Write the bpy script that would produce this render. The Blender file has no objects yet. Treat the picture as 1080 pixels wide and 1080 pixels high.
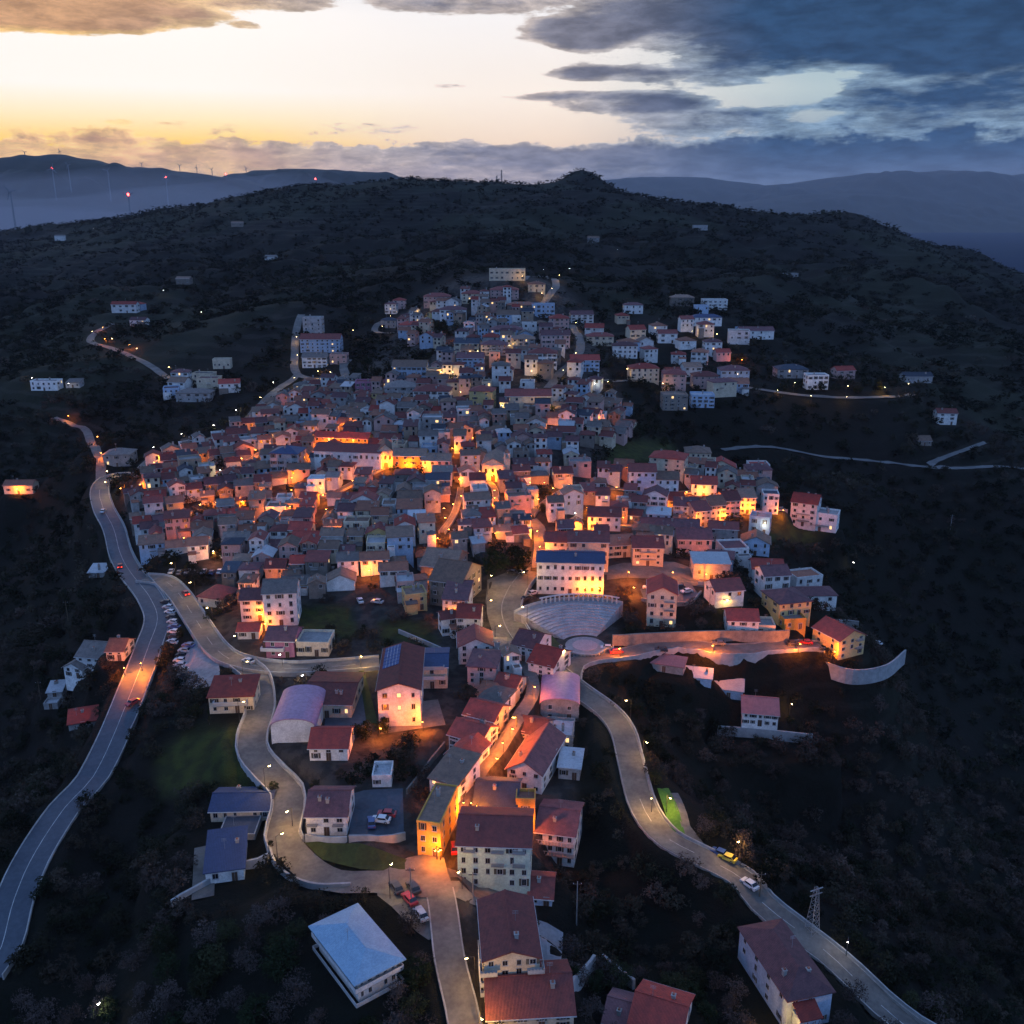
import bpy, math, random
import numpy as np
from mathutils import Vector, Matrix
random.seed(7); rng = np.random.default_rng(7)
R = math.radians
scene = bpy.context.scene
COL = scene.collection
CAMZ = 130.0; PITCH = math.atan(0.315); F = 1000.0
cp, sp = math.cos(PITCH), math.sin(PITCH)
# ---------------------------------------------------------------- camera
cd = bpy.data.cameras.new('camera'); cam = bpy.data.objects.new('camera', cd); COL.objects.link(cam)
cam.location = (0, 0, CAMZ); cam.rotation_euler = (R(90) - PITCH, 0, 0)
cd.sensor_width = 36; cd.lens = 36 * F / 1080; cd.clip_start = 1; cd.clip_end = 90000
scene.camera = cam
vs = scene.view_settings
vs.view_transform = 'Standard'; vs.look = 'None'; vs.gamma = 1; vs.exposure = 0.0; vs.use_curve_mapping = False
scene.cycles.volume_bounces = 0; scene.cycles.max_bounces = 5; scene.cycles.diffuse_bounces = 2
scene.cycles.glossy_bounces = 2; scene.cycles.transmission_bounces = 2; scene.cycles.volume_max_steps = 64
scene.cycles.sample_clamp_indirect = 4.0; scene.cycles.sample_clamp_direct = 0

def srgb(r, g, b):
    return tuple(((c / 255) / 12.92 if c <= 10 else ((c / 255 + .055) / 1.055) ** 2.4) for c in (r, g, b))
def raydir(px, py):
    a = (px - 540) / F; b = (540 - py) / F
    return np.array([a, cp + b * sp, -sp + b * cp])
def azel(px, py):
    d = raydir(px, py); return math.atan2(d[0], d[1]), math.atan2(d[2], math.hypot(d[0], d[1]))
def project(p):
    x, y, z = p[0], p[1], p[2] - CAMZ
    dep = y * cp - z * sp; up = y * sp + z * cp
    return 540 + F * x / dep, 540 - F * up / dep, dep

# ---------------------------------------------------------------- sky
class NT:
    """small helper to write node maths as expressions"""
    def __init__(s, tree): s.t = tree
    def n(s, kind, **kw):
        nd = s.t.nodes.new(kind)
        for k, v in kw.items(): setattr(nd, k, v)
        return nd
    def put(s, sock, v):
        if hasattr(v, 'is_output') or isinstance(v, bpy.types.NodeSocket): s.t.links.new(v, sock)
        elif isinstance(v, (tuple, list)) and len(v) == 3 and sock.type == 'RGBA': sock.default_value = (*v, 1)
        else: sock.default_value = v
    def m(s, op, a, b=0.0, c=0.0):
        nd = s.n('ShaderNodeMath', operation=op)
        s.put(nd.inputs[0], a); s.put(nd.inputs[1], b); s.put(nd.inputs[2], c); return nd.outputs[0]
    def add(s, a, b): return s.m('ADD', a, b)
    def sub(s, a, b): return s.m('SUBTRACT', a, b)
    def mul(s, a, b): return s.m('MULTIPLY', a, b)
    def ss(s, x, lo, hi, a=0.0, b=1.0):
        nd = s.n('ShaderNodeMapRange', interpolation_type='SMOOTHSTEP')
        s.put(nd.inputs[0], x); s.put(nd.inputs[1], lo); s.put(nd.inputs[2], hi); s.put(nd.inputs[3], a); s.put(nd.inputs[4], b); return nd.outputs[0]
    def mix(s, f, a, b, blend='MIX'):
        nd = s.n('ShaderNodeMix', data_type='RGBA', blend_type=blend)
        s.put(nd.inputs[0], f); s.put(nd.inputs[6], a); s.put(nd.inputs[7], b); return nd.outputs[2]
    def noise(s, vec, scale, detail=4, rough=.5, dist=0.0):
        nd = s.n('ShaderNodeTexNoise'); s.put(nd.inputs['Vector'], vec)
        nd.inputs['Scale'].default_value = scale; nd.inputs['Detail'].default_value = detail
        nd.inputs['Roughness'].default_value = rough; nd.inputs['Distortion'].default_value = dist; return nd.outputs[0]
    def xyz(s, x, y, z):
        nd = s.n('ShaderNodeCombineXYZ'); s.put(nd.inputs[0], x); s.put(nd.inputs[1], y); s.put(nd.inputs[2], z); return nd.outputs[0]
    def ramp(s, x, stops):
        nd = s.n('ShaderNodeValToRGB'); s.put(nd.inputs[0], x); e = nd.color_ramp.elements
        while len(e) < len(stops): e.new(.5)
        for k, (p, c) in enumerate(stops): e[k].position = p; e[k].color = (*c, 1)
        return nd.outputs[0]

SUN_AZ, SUN_EL = -0.28, R(2.5)
w = bpy.data.worlds.new('World'); scene.world = w; w.use_nodes = True
t = w.node_tree; t.nodes.clear(); N = NT(t)
tc = N.n('ShaderNodeTexCoord').outputs['Generated']
sep = N.n('ShaderNodeSeparateXYZ'); t.links.new(tc, sep.inputs[0]); X, Y, Z = sep.outputs
AZ = N.m('ARCTAN2', X, Y); EL = N.m('ARCSINE', Z)
sky = N.n('ShaderNodeTexSky', sky_type='NISHITA', sun_disc=False, sun_elevation=SUN_EL, sun_rotation=SUN_AZ, altitude=500, air_density=1.2, dust_density=2.0, ozone_density=3.0)
elp = N.m('MULTIPLY', EL, 1 / .22)          # 0 horizon .. 1 about the frame's top
# warm glow side and blue side of the dusk sky
warm = N.ramp(elp, [(0, srgb(210, 150, 85)), (.13, srgb(246, 172, 62)), (.28, srgb(255, 205, 84)), (.38, srgb(254, 230, 180)), (.5, srgb(255, 247, 236)), (.8, srgb(255, 247, 240)), (1, srgb(235, 235, 240))])
wmid = N.ramp(elp, [(0, srgb(140, 120, 135)), (.15, srgb(165, 135, 140)), (.3, srgb(238, 212, 185)), (.5, srgb(250, 236, 222)), (.8, srgb(243, 238, 236)), (1, srgb(200, 205, 215))])
cool = N.ramp(elp, [(0, srgb(88, 98, 122)), (.2, srgb(104, 120, 142)), (.5, srgb(178, 194, 196)), (.8, srgb(150, 178, 194)), (1, srgb(96, 134, 168))])
wob = N.noise(N.xyz(N.mul(AZ, 3.0), N.mul(EL, 9.0), 1.0), 2.0, 3)
azw = N.add(AZ, N.mul(N.sub(wob, .5), .12))
base = N.mix(N.ss(azw, -.30, .0), warm, wmid)
base = N.mix(N.ss(azw, .02, .30), base, cool)
# clouds: stretched noise, the cover depends on the direction
uv = N.xyz(N.mul(AZ, 1.0), N.mul(EL, 3.4), 0.0)
n1 = N.noise(uv, 9.0, 14, .68, .12)
n2 = N.noise(N.xyz(N.mul(AZ, 1.0), N.mul(EL, 5.5), 3.0), 26.0, 10, .66, .1)
nn = N.add(N.mul(n1, .62), N.mul(n2, .38))
cov = N.ss(azw, -.04, .27, -.10, .15)
cov = N.add(cov, N.ss(AZ, .2, .45, 0, .05))
# low bank along the horizon
elb = N.add(EL, N.mul(N.sub(N.noise(N.xyz(AZ, N.mul(EL, 1.6), 5.0), 22.0, 8, .62, .1), .5), .045))
bank = N.mul(N.ss(elb, .058, .074, 1, 0), .33)
cov = N.add(cov, bank)
def blob(px, py, rx, ry, amp):
    a, e = azel(px, py); k = 1 / F
    dx = N.mul(N.sub(AZ, a), 1 / (rx * k)); dy = N.mul(N.sub(EL, e), 1 / (ry * k))
    q = N.add(N.mul(dx, dx), N.mul(dy, dy))
    return N.ss(q, 0.0, 1.8, amp, 0.0)
for b in [(60, 4, 150, 17, .50), (20, 20, 110, 12, .34), (290, 2, 60, 9, .34), (124, 131, 14, 8, .16), (90, 143, 80, 7, .12), (480, 0, 90, 13, .38), (600, 36, 62, 14, .34), (262, 28, 18, 4, .2),
          (640, 108, 95, 10, .24), (650, 78, 60, 7, .22), (570, 100, 60, 5, .16), (700, 20, 160, 24, .16), (880, 26, 240, 40, .25), (1060, 60, 120, 50, .14), (600, 76, 45, 8, .24), (470, 91, 26, 3, .2), (760, 120, 120, 16, .12), (960, 95, 60, 16, .10), (330, 135, 190, 7, .16),
          (800, 103, 70, 10, -.22), (890, 80, 60, 12, -.16), (985, 88, 40, 9, -.2), (1040, 150, 60, 8, -.18), (700, 52, 55, 16, -.16), (860, 121, 30, 6, -.2), (545, 62, 40, 30, -.2), (470, 115, 110, 9, -.22), (560, 165, 120, 10, .1)]:
    cov = N.add(cov, blob(*b))
mask = N.ss(N.add(nn, cov), .56, .65)
thick = N.ss(N.add(nn, cov), .60, .86)
cl_l = N.mix(thick, srgb(244, 200, 128), srgb(196, 150, 108))
cl_m = N.mix(thick, srgb(190, 176, 168), srgb(124, 122, 132))
cl_r = N.mix(thick, srgb(124, 148, 168), srgb(38, 66, 98))
cc = N.mix(N.ss(azw, -.42, -.1), cl_l, cl_m); cc = N.mix(N.ss(azw, 0.0, .26), cc, cl_r)
# the bank pales into the air near the horizon
cc = N.mix(N.ss(EL, .07, .005, 0, .6), cc, N.mix(N.ss(azw, -.38, .12), srgb(236, 172, 92), srgb(104, 112, 134)))
var = N.ss(N.noise(uv, 24.0, 9, .68, .2), .3, .7, .68, 1.34)
vc = N.n('ShaderNodeVectorMath', operation='SCALE'); t.links.new(cc, vc.inputs[0]); t.links.new(var, vc.inputs[3])
seen0 = N.mix(mask, base, vc.outputs[0])
sv = N.n('ShaderNodeVectorMath', operation='SCALE'); t.links.new(seen0, sv.inputs[0]); t.links.new(N.ss(EL, .0, .14, 1.25, .97), sv.inputs[3]); seen = sv.outputs[0]
# overhead and behind the viewer: the clear blue dusk dome of the Sky Texture under broken blue cloud
dome = N.mix(1.0, sky.outputs[0], (.10, .145, .26), 'MULTIPLY')
dcl = N.mix(N.ss(N.noise(tc, 3.0, 5, .55), .35, .65), (.095, .19, .47), (.39, .65, 1.26))
dome = N.mix(.82, dome, dcl)
front = N.mul(N.ss(EL, .24, .42, 1, 0), N.ss(N.m('ABSOLUTE', AZ), .8, 1.3, 1, 0))
allsky = N.mix(front, dome, seen)
allsky = N.mix(N.ss(EL, -.06, -.02, 1, 0), allsky, (.03, .04, .07))
bg = N.n('ShaderNodeBackground'); t.links.new(allsky, bg.inputs[0]); bg.inputs[1].default_value = 1.2
out = N.n('ShaderNodeOutputWorld'); t.links.new(bg.outputs[0], out.inputs[0])
# the set sun's last weak light from ahead on the left
sl = bpy.data.lights.new('sun', 'SUN'); sl.energy = .10; sl.angle = R(12); sl.color = (1, .72, .5)
so = bpy.data.objects.new('sun', sl); COL.objects.link(so)
so.rotation_euler = Vector((-math.sin(SUN_AZ), -math.cos(SUN_AZ), -math.tan(R(6)))).to_track_quat('-Z', 'Y').to_euler()

# ---------------------------------------------------------------- materials
MATS = {}
def mat(name, col, rough=.85, col2=None, scale=.6, var=.25, bump=0.0, metal=0, stripes=None, emit=None, estr=0, spec=.3):
    if name in MATS: return MATS[name]
    m = bpy.data.materials.new(name); m.use_nodes = True; t = m.node_tree; t.nodes.clear(); N = NT(t)
    p = N.n('ShaderNodeBsdfPrincipled'); o = N.n('ShaderNodeOutputMaterial'); t.links.new(p.outputs[0], o.inputs[0])
    p.inputs['Roughness'].default_value = rough; p.inputs['Metallic'].default_value = metal; p.inputs['Specular IOR Level'].default_value = spec
    oc = N.n('ShaderNodeTexCoord').outputs['Object']; oi = N.n('ShaderNodeObjectInfo').outputs['Random']
    nz = N.noise(oc, scale, 5, .65); n2 = N.noise(oc, scale * 6, 3, .6)
    c = N.mix(N.ss(nz, .3, .72), col, col2 or tuple(x * .72 for x in col))
    k = N.mul(N.ss(oi, 0, 1, 1 - var, 1 + var), N.ss(n2, .25, .75, .84, 1.14))
    h = n2
    if stripes:
        wv = N.n('ShaderNodeTexWave', wave_type='BANDS', bands_direction=stripes[0]); t.links.new(oc, wv.inputs[0])
        wv.inputs['Scale'].default_value = stripes[1]; wv.inputs['Distortion'].default_value = .4
        k = N.mul(k, N.ss(wv.outputs['Fac'], 0, .6, 1 - stripes[2], 1.0)); h = wv.outputs['Fac']
    v = N.n('ShaderNodeVectorMath', operation='SCALE'); t.links.new(c, v.inputs[0]); t.links.new(k, v.inputs[3])
    t.links.new(v.outputs[0], p.inputs['Base Color'])
    if bump:
        b = N.n('ShaderNodeBump'); b.inputs['Strength'].default_value = bump; b.inputs['Distance'].default_value = .08
        t.links.new(h, b.inputs['Height']); t.links.new(b.outputs[0], p.inputs['Normal'])
    if emit:
        p.inputs['Emission Color'].default_value = (*emit, 1); p.inputs['Emission Strength'].default_value = estr
    MATS[name] = m; return m
RM = {k: mat('roof_' + k, c, .85, c2, .7, .28, .7, stripes=('X', 1.3, .35)) for k, c, c2 in [
    ('maroon', (.25, .068, .058), (.15, .052, .048)), ('red', (.40, .066, .048), (.24, .05, .042)), ('terracotta', (.38, .16, .10), (.25, .11, .08)),
    ('brown', (.28, .18, .13), (.17, .12, .095)), ('grey', (.22, .19, .17), (.14, .125, .12)), ('purple', (.18, .082, .085), (.105, .055, .062)),
    ('slate', (.06, .075, .10), (.045, .055, .075)), ('pink', (.42, .20, .20), (.32, .16, .17))]}
RM['light_metal'] = mat('roof_light_metal', (.42, .44, .46), .5, (.34, .36, .38), .3, .15, .3, stripes=('X', .9, .15))
RM['blue'] = mat('roof_blue', (.035, .055, .12), .6, (.028, .045, .10), .3, .12, .3, stripes=('X', .9, .2))
RM['lilac'] = mat('roof_lilac', (.42, .24, .33), .55, (.36, .2, .29), .2, .1, .3, stripes=('Y', .5, .14))
RM['concrete'] = mat('roof_concrete', (.30, .29, .28), .9, (.2, .19, .19), .4, .2)
RM['white'] = mat('roof_white', (.24, .36, .46), .7, (.20, .31, .41), .5, .05, .2, stripes=('X', 1.4, .06))
WM = {k: mat('wall_' + k, c, .92, c2, .45, .14) for k, c, c2 in [
    ('white', (.74, .73, .70), (.52, .51, .49)), ('cream', (.62, .53, .39), (.45, .38, .28)), ('tan', (.38, .29, .21), (.29, .23, .17)),
    ('pink', (.56, .36, .32), (.40, .27, .25)), ('grey', (.36, .35, .34), (.22, .215, .21)), ('stone', (.24, .20, .17), (.16, .14, .12)),
    ('yellow', (.56, .42, .18), (.46, .35, .16)), ('blue', (.38, .48, .60), (.28, .36, .46)), ('magenta', (.36, .15, .22), (.3, .13, .2)), ('ochre', (.52, .30, .07), (.44, .25, .06)),
    ('mint', (.60, .68, .55), (.46, .54, .44))]}
M_pane = mat('window_glass', (.012, .014, .02), .25, var=.3, spec=.5)
M_frame = mat('window_frame_paint', (.42, .42, .42), .7)
M_shut = mat('shutter_paint', (.07, .075, .06), .8, (.10, .06, .04), var=.5)
M_lit = mat('lit_window', (.6, .4, .2), .6, emit=(1, .62, .25), estr=1.6)
M_door = mat('door_wood', (.10, .06, .04), .8)
M_rail = mat('balcony_paint', (.52, .52, .52), .7)
M_darkmetal = mat('dark_metal', (.05, .05, .055), .5, metal=.5)
M_galv = mat('galvanised_metal', (.32, .33, .34), .5, metal=.4)
M_conc = mat('concrete', (.34, .33, .31), .9, (.22, .21, .2), .25, .12)
M_parapet = mat('parapet_concrete', (.36, .37, .37), .9, (.24, .25, .26), .12, .1)
M_stone = mat('dry_stone', (.22, .20, .17), .95, (.13, .12, .11), .5, .2)
def road_mat(name, c, c2, rough=.8):
    m = mat(name, c, rough, c2, .16, 0.0, 0); return m
M_road = road_mat('asphalt_worn', (.165, .150, .132), (.088, .083, .078))
M_road2 = road_mat('asphalt_smooth', (.065, .080, .100), (.045, .058, .078), .6)
M_path = road_mat('gravel_path', (.15, .15, .145), (.10, .10, .10))
M_paint = mat('road_paint', (.5, .5, .48), .8, (.25, .25, .25), .5, 0)
# ---------------------------------------------------------------- terrain heights
def ctrl():
    pts = []
    def z(px, py, zz):
        d = raydir(px, py); k = (zz - CAMZ) / d[2]; pts.append((d[0] * k, d[1] * k, zz))
    def y(px, py, Y):
        d = raydir(px, py); k = Y / d[1]; pts.append((d[0] * k, Y, CAMZ + d[2] * k))
    for a in [(480, 1000, 0), (480, 1080, -2), (560, 1060, -3), (400, 1070, -6), (340, 920, 1), (310, 900, 1.5), (440, 920, 1), (250, 930, -3), 
              (0, 1000, -16), (40, 893, -13), (100, 815, -9), (140, 715, -4), (163, 655, -2), (140, 612, 0), (108, 535, 2), (145, 500, 4), (200, 800, -4), (150, 860, -12),  (250, 700, 1), (230, 780, 0),
              (270, 760, 2), (290, 820, 2), (400, 850, 2), (470, 850, 2), (530, 780, 3), (560, 710, 4), (605, 665, 3), (525, 640, 5), (415, 740, 3), (330, 700, 3), (380, 650, 4), (300, 640, 5), (230, 600, 4), (200, 540, 8),
              (300, 560, 11), (400, 600, 9), (400, 560, 14), (500, 600, 9), (560, 580, 9), (400, 500, 21), (300, 500, 16), (200, 490, 9), (500, 540, 16), (500, 480, 25), (400, 440, 29), (300, 440, 19), (330, 400, 27), (530, 430, 32), (600, 440, 31),
              (530, 395, 42), (430, 400, 38), (540, 350, 55), (430, 345, 48), (535, 302, 76), (610, 370, 50), (650, 430, 28), (620, 500, 19), (640, 560, 9), (700, 540, 9), (760, 560, 2), (820, 540, 0), (700, 600, 5), (760, 600, 0), (700, 490, 16),
              (690, 640, 1), (740, 682, -1), (800, 683, -2), (850, 680, -4), (905, 695, -8), (810, 620, -3), (850, 640, -7), (640, 683, 1), (640, 760, 0), (670, 830, -2), (700, 870, -4), (760, 910, -7), (800, 950, -10), (880, 1010, -14), (960, 1080, -20),
              (590, 850, -8), (620, 900, -14), (700, 980, -18), (640, 1040, -12), (760, 1060, -18), (700, 740, -10), (800, 765, -18), (860, 775, -28), (750, 850, -25), (850, 900, -42), (1000, 850, -75), (1080, 1000, -62), (980, 980, -40), (1080, 780, -88), (950, 740, -50), (1000, 650, -62),
              (860, 575, -14), (900, 560, -16), (960, 560, -34), (60, 640, -28), (30, 720, -26), (90, 700, -14), (30, 820, -36), (20, 560, -38), (70, 560, -18), (60, 500, -14), (15, 515, -14), (115, 488, 2)]: z(*a)
    for a in [(200, 960, 161), (110, 1000, 163), (60, 1070, 150), (220, 1070, 136), (330, 1060, 134), (100, 930, 184), (160, 1030, 148), (100, 365, 760), (180, 400, 640), (60, 405, 640), (105, 460, 500), (0, 300, 1500), (130, 325, 950), (0, 260, 2100), (0, 245, 2450), (130, 234, 2400), (230, 221, 2300), (300, 210, 2200), (390, 199, 2100), (300, 300, 1000), (240, 385, 650),
              (400, 300, 900), (250, 250, 1500), (400, 240, 1500), (530, 199, 2000), (580, 203, 2000), (598, 196, 1980), (612, 188, 1980), (628, 196, 1985), (650, 206, 1990), (690, 215, 1950), (790, 226, 1950), (880, 230, 1950), (940, 244, 1900), (1000, 262, 1850), (1040, 275, 1800), (1080, 292, 1750), (1130, 312, 1700), (540, 250, 1300), (660, 260, 1250), (800, 260, 1400), (920, 270, 1400),
              (850, 300, 1050), (740, 335, 720), (640, 340, 720), (800, 352, 720), (690, 395, 590), (720, 430, 520), (770, 405, 580), (870, 395, 640), (930, 416, 590), (1000, 445, 600), (850, 480, 520), (760, 480, 500), (780, 440, 520), (1070, 490, 560), (980, 380, 760), (1060, 420, 700), (1060, 340, 1050),
              (1060, 560, 500), (940, 520, 470), (640, 300, 950), (60, 330, 1000), (200, 330, 850), (330, 350, 720), (315, 340, 740), (500, 280, 960), (600, 290, 900)]: y(*a)
    for u in (-1.1, -.85): 
        for Y, zz in ((60, -20), (150, -50), (300, -55), (500, -50), (900, -20), (1500, 30), (2300, 100)): pts.append((u * Y, Y, zz))
    for u in (1.1, .85):
        for Y, zz in ((60, -30), (150, -60), (300, -90), (500, -95), (900, -60), (1500, -40), (2000, -60)): pts.append((u * Y, Y, zz))
    for u in (-.3, 0, .3): pts.append((u * 60, 60, -8)); pts.append((u * 20, 20, -12))
    for u in (-1.1, -.8, -.55, -.35, -.15, .1, .3, .5, .8, 1.1):
        pts.append((u * 2450, 2450, 95 if u < .2 else 30 if u < .4 else -60)) if u > -.3 else None; pts.append((u * 2900, 2900, 10 if u < .2 else -90)); pts.append((u * 3700, 3700, -90 if u < .2 else -190)); pts.append((u * 9000, 9000, -120 if u < .25 else -240)); pts.append((u * 26000, 26000, -240))
    return np.array(pts)
CT = ctrl()
def warp(X, Y): return X / Y, np.log(Y) * .85
def kern(r2): return .5 * r2 * np.log(r2 + 1e-12)
_u, _v = warp(CT[:, 0], CT[:, 1])
_r2 = (_u[:, None] - _u) ** 2 + (_v[:, None] - _v) ** 2
n = len(CT); A = np.zeros((n + 3, n + 3)); A[:n, :n] = kern(_r2) + np.eye(n) * 2e-4
Pm = np.stack([np.ones(n), _u, _v], 1); A[:n, n:] = Pm; A[n:, :n] = Pm.T
W = np.linalg.solve(A, np.concatenate([CT[:, 2], np.zeros(3)]))
_wv = [(rng.uniform(0, 6.28), 2 ** rng.uniform(5.1, 8.2), rng.uniform(0, 6.28)) for _ in range(26)]
PADS = []   # (x, y, z, radius, blend) level ground under large things
def H(X, Y, pads=False):
    X = np.asarray(X, float); Y = np.maximum(np.asarray(Y, float), 8.0); sh = np.broadcast(X, Y).shape
    X = np.broadcast_to(X, sh).ravel(); Y = np.broadcast_to(Y, sh).ravel(); out = np.empty(X.size)
    for i in range(0, X.size, 8000):
        x, y = X[i:i + 8000], Y[i:i + 8000]; u, v = warp(x, y)
        r2 = (u[:, None] - _u) ** 2 + (v[:, None] - _v) ** 2
        z = kern(r2) @ W[:n] + W[n] + W[n + 1] * u + W[n + 2] * v
        nz = np.zeros(x.size)
        for a, L, ph in _wv: nz += math.sqrt(L) * np.sin((x * math.cos(a) + y * math.sin(a)) * 6.283 / L + ph + 1.3 * np.sin(x / L * 1.7 + y / L * 1.1))
        far = np.clip((np.abs(u) - .28) / .2, 0, 1) * .045 * np.clip((1500 - y) / 800, .35, 1) + np.clip((y - 800) / 800, 0, 1) * .05 + np.exp(-((y - 1150) / 420) ** 2) * .12 + .004
        far = np.where(y < 250, np.minimum(far, .03), far) * np.clip((9000 - y) / 4000, 0, 1)
        z = z + nz * far
        if pads:
            for (cx, cy, cz, r, b) in PADS:
                if cx + r + b < x.min() or cx - r - b > x.max() or cy + r + b < y.min() or cy - r - b > y.max(): continue
                d = np.hypot(x - cx, y - cy); k = np.clip((r + b - d) / b, 0, 1); k = k * k * (3 - 2 * k); z = z * (1 - k) + cz * k
        out[i:i + 8000] = z
    return out.reshape(sh)
ROWS = np.concatenate([np.geomspace(18, 4200, 700), np.geomspace(4400, 26000, 40)]); COLS = np.linspace(-1.25, 1.25, 460)
gx = ROWS[:, None] * COLS[None, :]; gy = np.broadcast_to(ROWS[:, None], gx.shape).copy(); gz = H(gx, gy); nr, nc = gx.shape; RW = np.zeros(gx.shape)
for bx, by, bh, br in [(612, 1960, 17, 45), (560, 1960, -7, 70), (655, 1960, -6, 60), (470, 1990, 8, 90), (330, 2120, 7, 80), (250, 2200, -7, 80), (180, 2300, 6, 70), (740, 1930, 5, 60), (800, 1930, -5, 60), (900, 1900, 7, 60), (965, 1860, -6, 50), (1030, 1800, 5, 40), (60, 2400, 7, 80)]:
    gz += bh * np.exp(-(((gx - (bx - 540) / F * .955 * by) / br) ** 2 + ((gy - by) / (br * 2.2)) ** 2))
Hbase = H
def H(X, Y):
    """height of the ground sheet, read from its own grid"""
    X = np.asarray(X, float); Y = np.asarray(Y, float); yy = np.clip(Y, ROWS[0], ROWS[-1] - 1)
    i = np.clip(np.searchsorted(ROWS, yy) - 1, 0, nr - 2); f = (yy - ROWS[i]) / (ROWS[i + 1] - ROWS[i])
    c = (X / yy - COLS[0]) / (COLS[1] - COLS[0]); c = np.clip(c, 0, nc - 1.001); j = c.astype(int); g = c - j
    return (gz[i, j] * (1 - g) + gz[i, j + 1] * g) * (1 - f) + (gz[i + 1, j] * (1 - g) + gz[i + 1, j + 1] * g) * f
def rows_near(y, r):
    a = max(np.searchsorted(ROWS, y - r) - 1, 0); return slice(a, min(np.searchsorted(ROWS, y + r) + 1, nr))
def pad(cx, cy, cz, r, b):
    """level the ground round a building, leaving roads alone"""
    s = rows_near(cy, r + b); d = np.hypot(gx[s] - cx, gy[s] - cy); k = np.clip((r + b - d) / b, 0, 1); k = k * k * (3 - 2 * k) * (1 - RW[s]); gz[s] = gz[s] * (1 - k) + cz * k
def level_road(L, w, blend=6.0):
    z = H(np.array([p.x for p in L]), np.array([p.y for p in L])); k = 7; zp = np.pad(z, k, mode='edge'); z = np.convolve(zp, np.ones(2 * k + 1) / (2 * k + 1), 'valid')
    best = np.full(gx.shape, 1e9); zz = np.zeros(gx.shape)
    for p, q in zip(L, z):
        s = rows_near(p.y, w / 2 + blend + 1); d = np.hypot(gx[s] - p.x, gy[s] - p.y); m_ = d < best[s]; best[s] = np.where(m_, d, best[s]); zz[s] = np.where(m_, q, zz[s])
    k = np.clip((w / 2 + 1.5 + blend - best) / blend, 0, 1); k = k * k * (3 - 2 * k) * (1 - RW); gz[:] = gz * (1 - k) + zz * k; RW[:] = np.maximum(RW, np.clip((w / 2 + 2.5 - best) / 2, 0, 1))
_T = np.geomspace(50, 9000, 900)
def G(px, py, dz=0.0):
    """the place on the ground (raised dz) that the line of sight through a photograph point meets"""
    d = raydir(px, py); x = d[0] / d[1] * _T; z = CAMZ + d[2] / d[1] * _T
    e = z - (H(x, _T) + dz); k = np.argmax(e < 0)
    if not (e < 0).any(): k = len(_T) - 1
    a, b = _T[max(k - 1, 0)], _T[k]
    for _ in range(12):
        m = (a + b) / 2
        if CAMZ + d[2] / d[1] * m - (float(H(d[0] / d[1] * m, m)) + dz) < 0: b = m
        else: a = m
    m = (a + b) / 2
    return Vector((d[0] / d[1] * m, m, float(H(d[0] / d[1] * m, m))))
def h1(x, y): return float(H(x, y))
for (px, py, r, b) in [(612, 660, 20, 12), (244, 900, 16, 6), (308, 770, 14, 8), (415, 745, 16, 8), (385, 1000, 12, 8), (150, 700, 10, 10)]:
    g = G(px, py); pad(g.x, g.y, g.z, r, b)

# ---------------------------------------------------------------- mesh helpers
class MB:
    def __init__(s): s.v = []; s.f = []; s.m = []; s.mats = []
    def mi(s, m):
        if m not in s.mats: s.mats.append(m)
        return s.mats.index(m)
    def add(s, vs, fs, m, M=None):
        o = len(s.v); k = s.mi(m)
        s.v += [tuple(M @ Vector(p)) if M is not None else tuple(p) for p in vs]
        for f in fs: s.f.append(tuple(i + o for i in f)); s.m.append(k)
        return s
    def box(s, x0, x1, y0, y1, z0, z1, m, M=None):
        return s.add([(x0, y0, z0), (x1, y0, z0), (x1, y1, z0), (x0, y1, z0), (x0, y0, z1), (x1, y0, z1), (x1, y1, z1), (x0, y1, z1)],
                     [(0, 3, 2, 1), (4, 5, 6, 7), (0, 1, 5, 4), (1, 2, 6, 5), (2, 3, 7, 6), (3, 0, 4, 7)], m, M)
    def tube(s, p0, p1, r0, r1, m, n=6, M=None):
        p0, p1 = Vector(p0), Vector(p1); q = (p1 - p0).to_track_quat('Z', 'Y'); vs = []
        for p, r in ((p0, r0), (p1, r1)):
            for k in range(n): vs.append(p + q @ Vector((r * math.cos(6.2832 * k / n), r * math.sin(6.2832 * k / n), 0)))
        return s.add(vs, [(k, (k + 1) % n, n + (k + 1) % n, n + k) for k in range(n)] + [tuple(range(n))[::-1], tuple(range(n, 2 * n))], m, M)
    def mesh(s, name, smooth=False):
        me = bpy.data.meshes.new(name); me.from_pydata(s.v, [], s.f)
        for m in s.mats: me.materials.append(m)
        me.polygons.foreach_set('material_index', s.m)
        if smooth: me.polygons.foreach_set('use_smooth', [True] * len(s.f))
        me.update(); return me
    def build(s, name, parent=None, loc=None, rz=0, smooth=False):
        return link(name, s.mesh(name, smooth), parent, loc, rz)
def link(name, me, parent=None, loc=None, rz=0, scale=None):
    o = bpy.data.objects.new(name, me); COL.objects.link(o)
    if parent is not None: o.parent = parent
    if loc is not None: o.location = loc
    if rz: o.rotation_euler = (0, 0, rz)
    if scale is not None: o.scale = scale
    return o
def tag(o, label=None, cat=None, group=None, kind=None):
    for k, v in (('label', label), ('category', cat), ('group', group), ('kind', kind)):
        if v: o[k] = v
    return o
def thing(name, label, cat, loc, rz=0, group=None): return tag(link(name, None, None, loc, rz), label, cat, group)
def structure(name, mb, smooth=False): return tag(mb.build(name, smooth=smooth), kind='structure')
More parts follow.
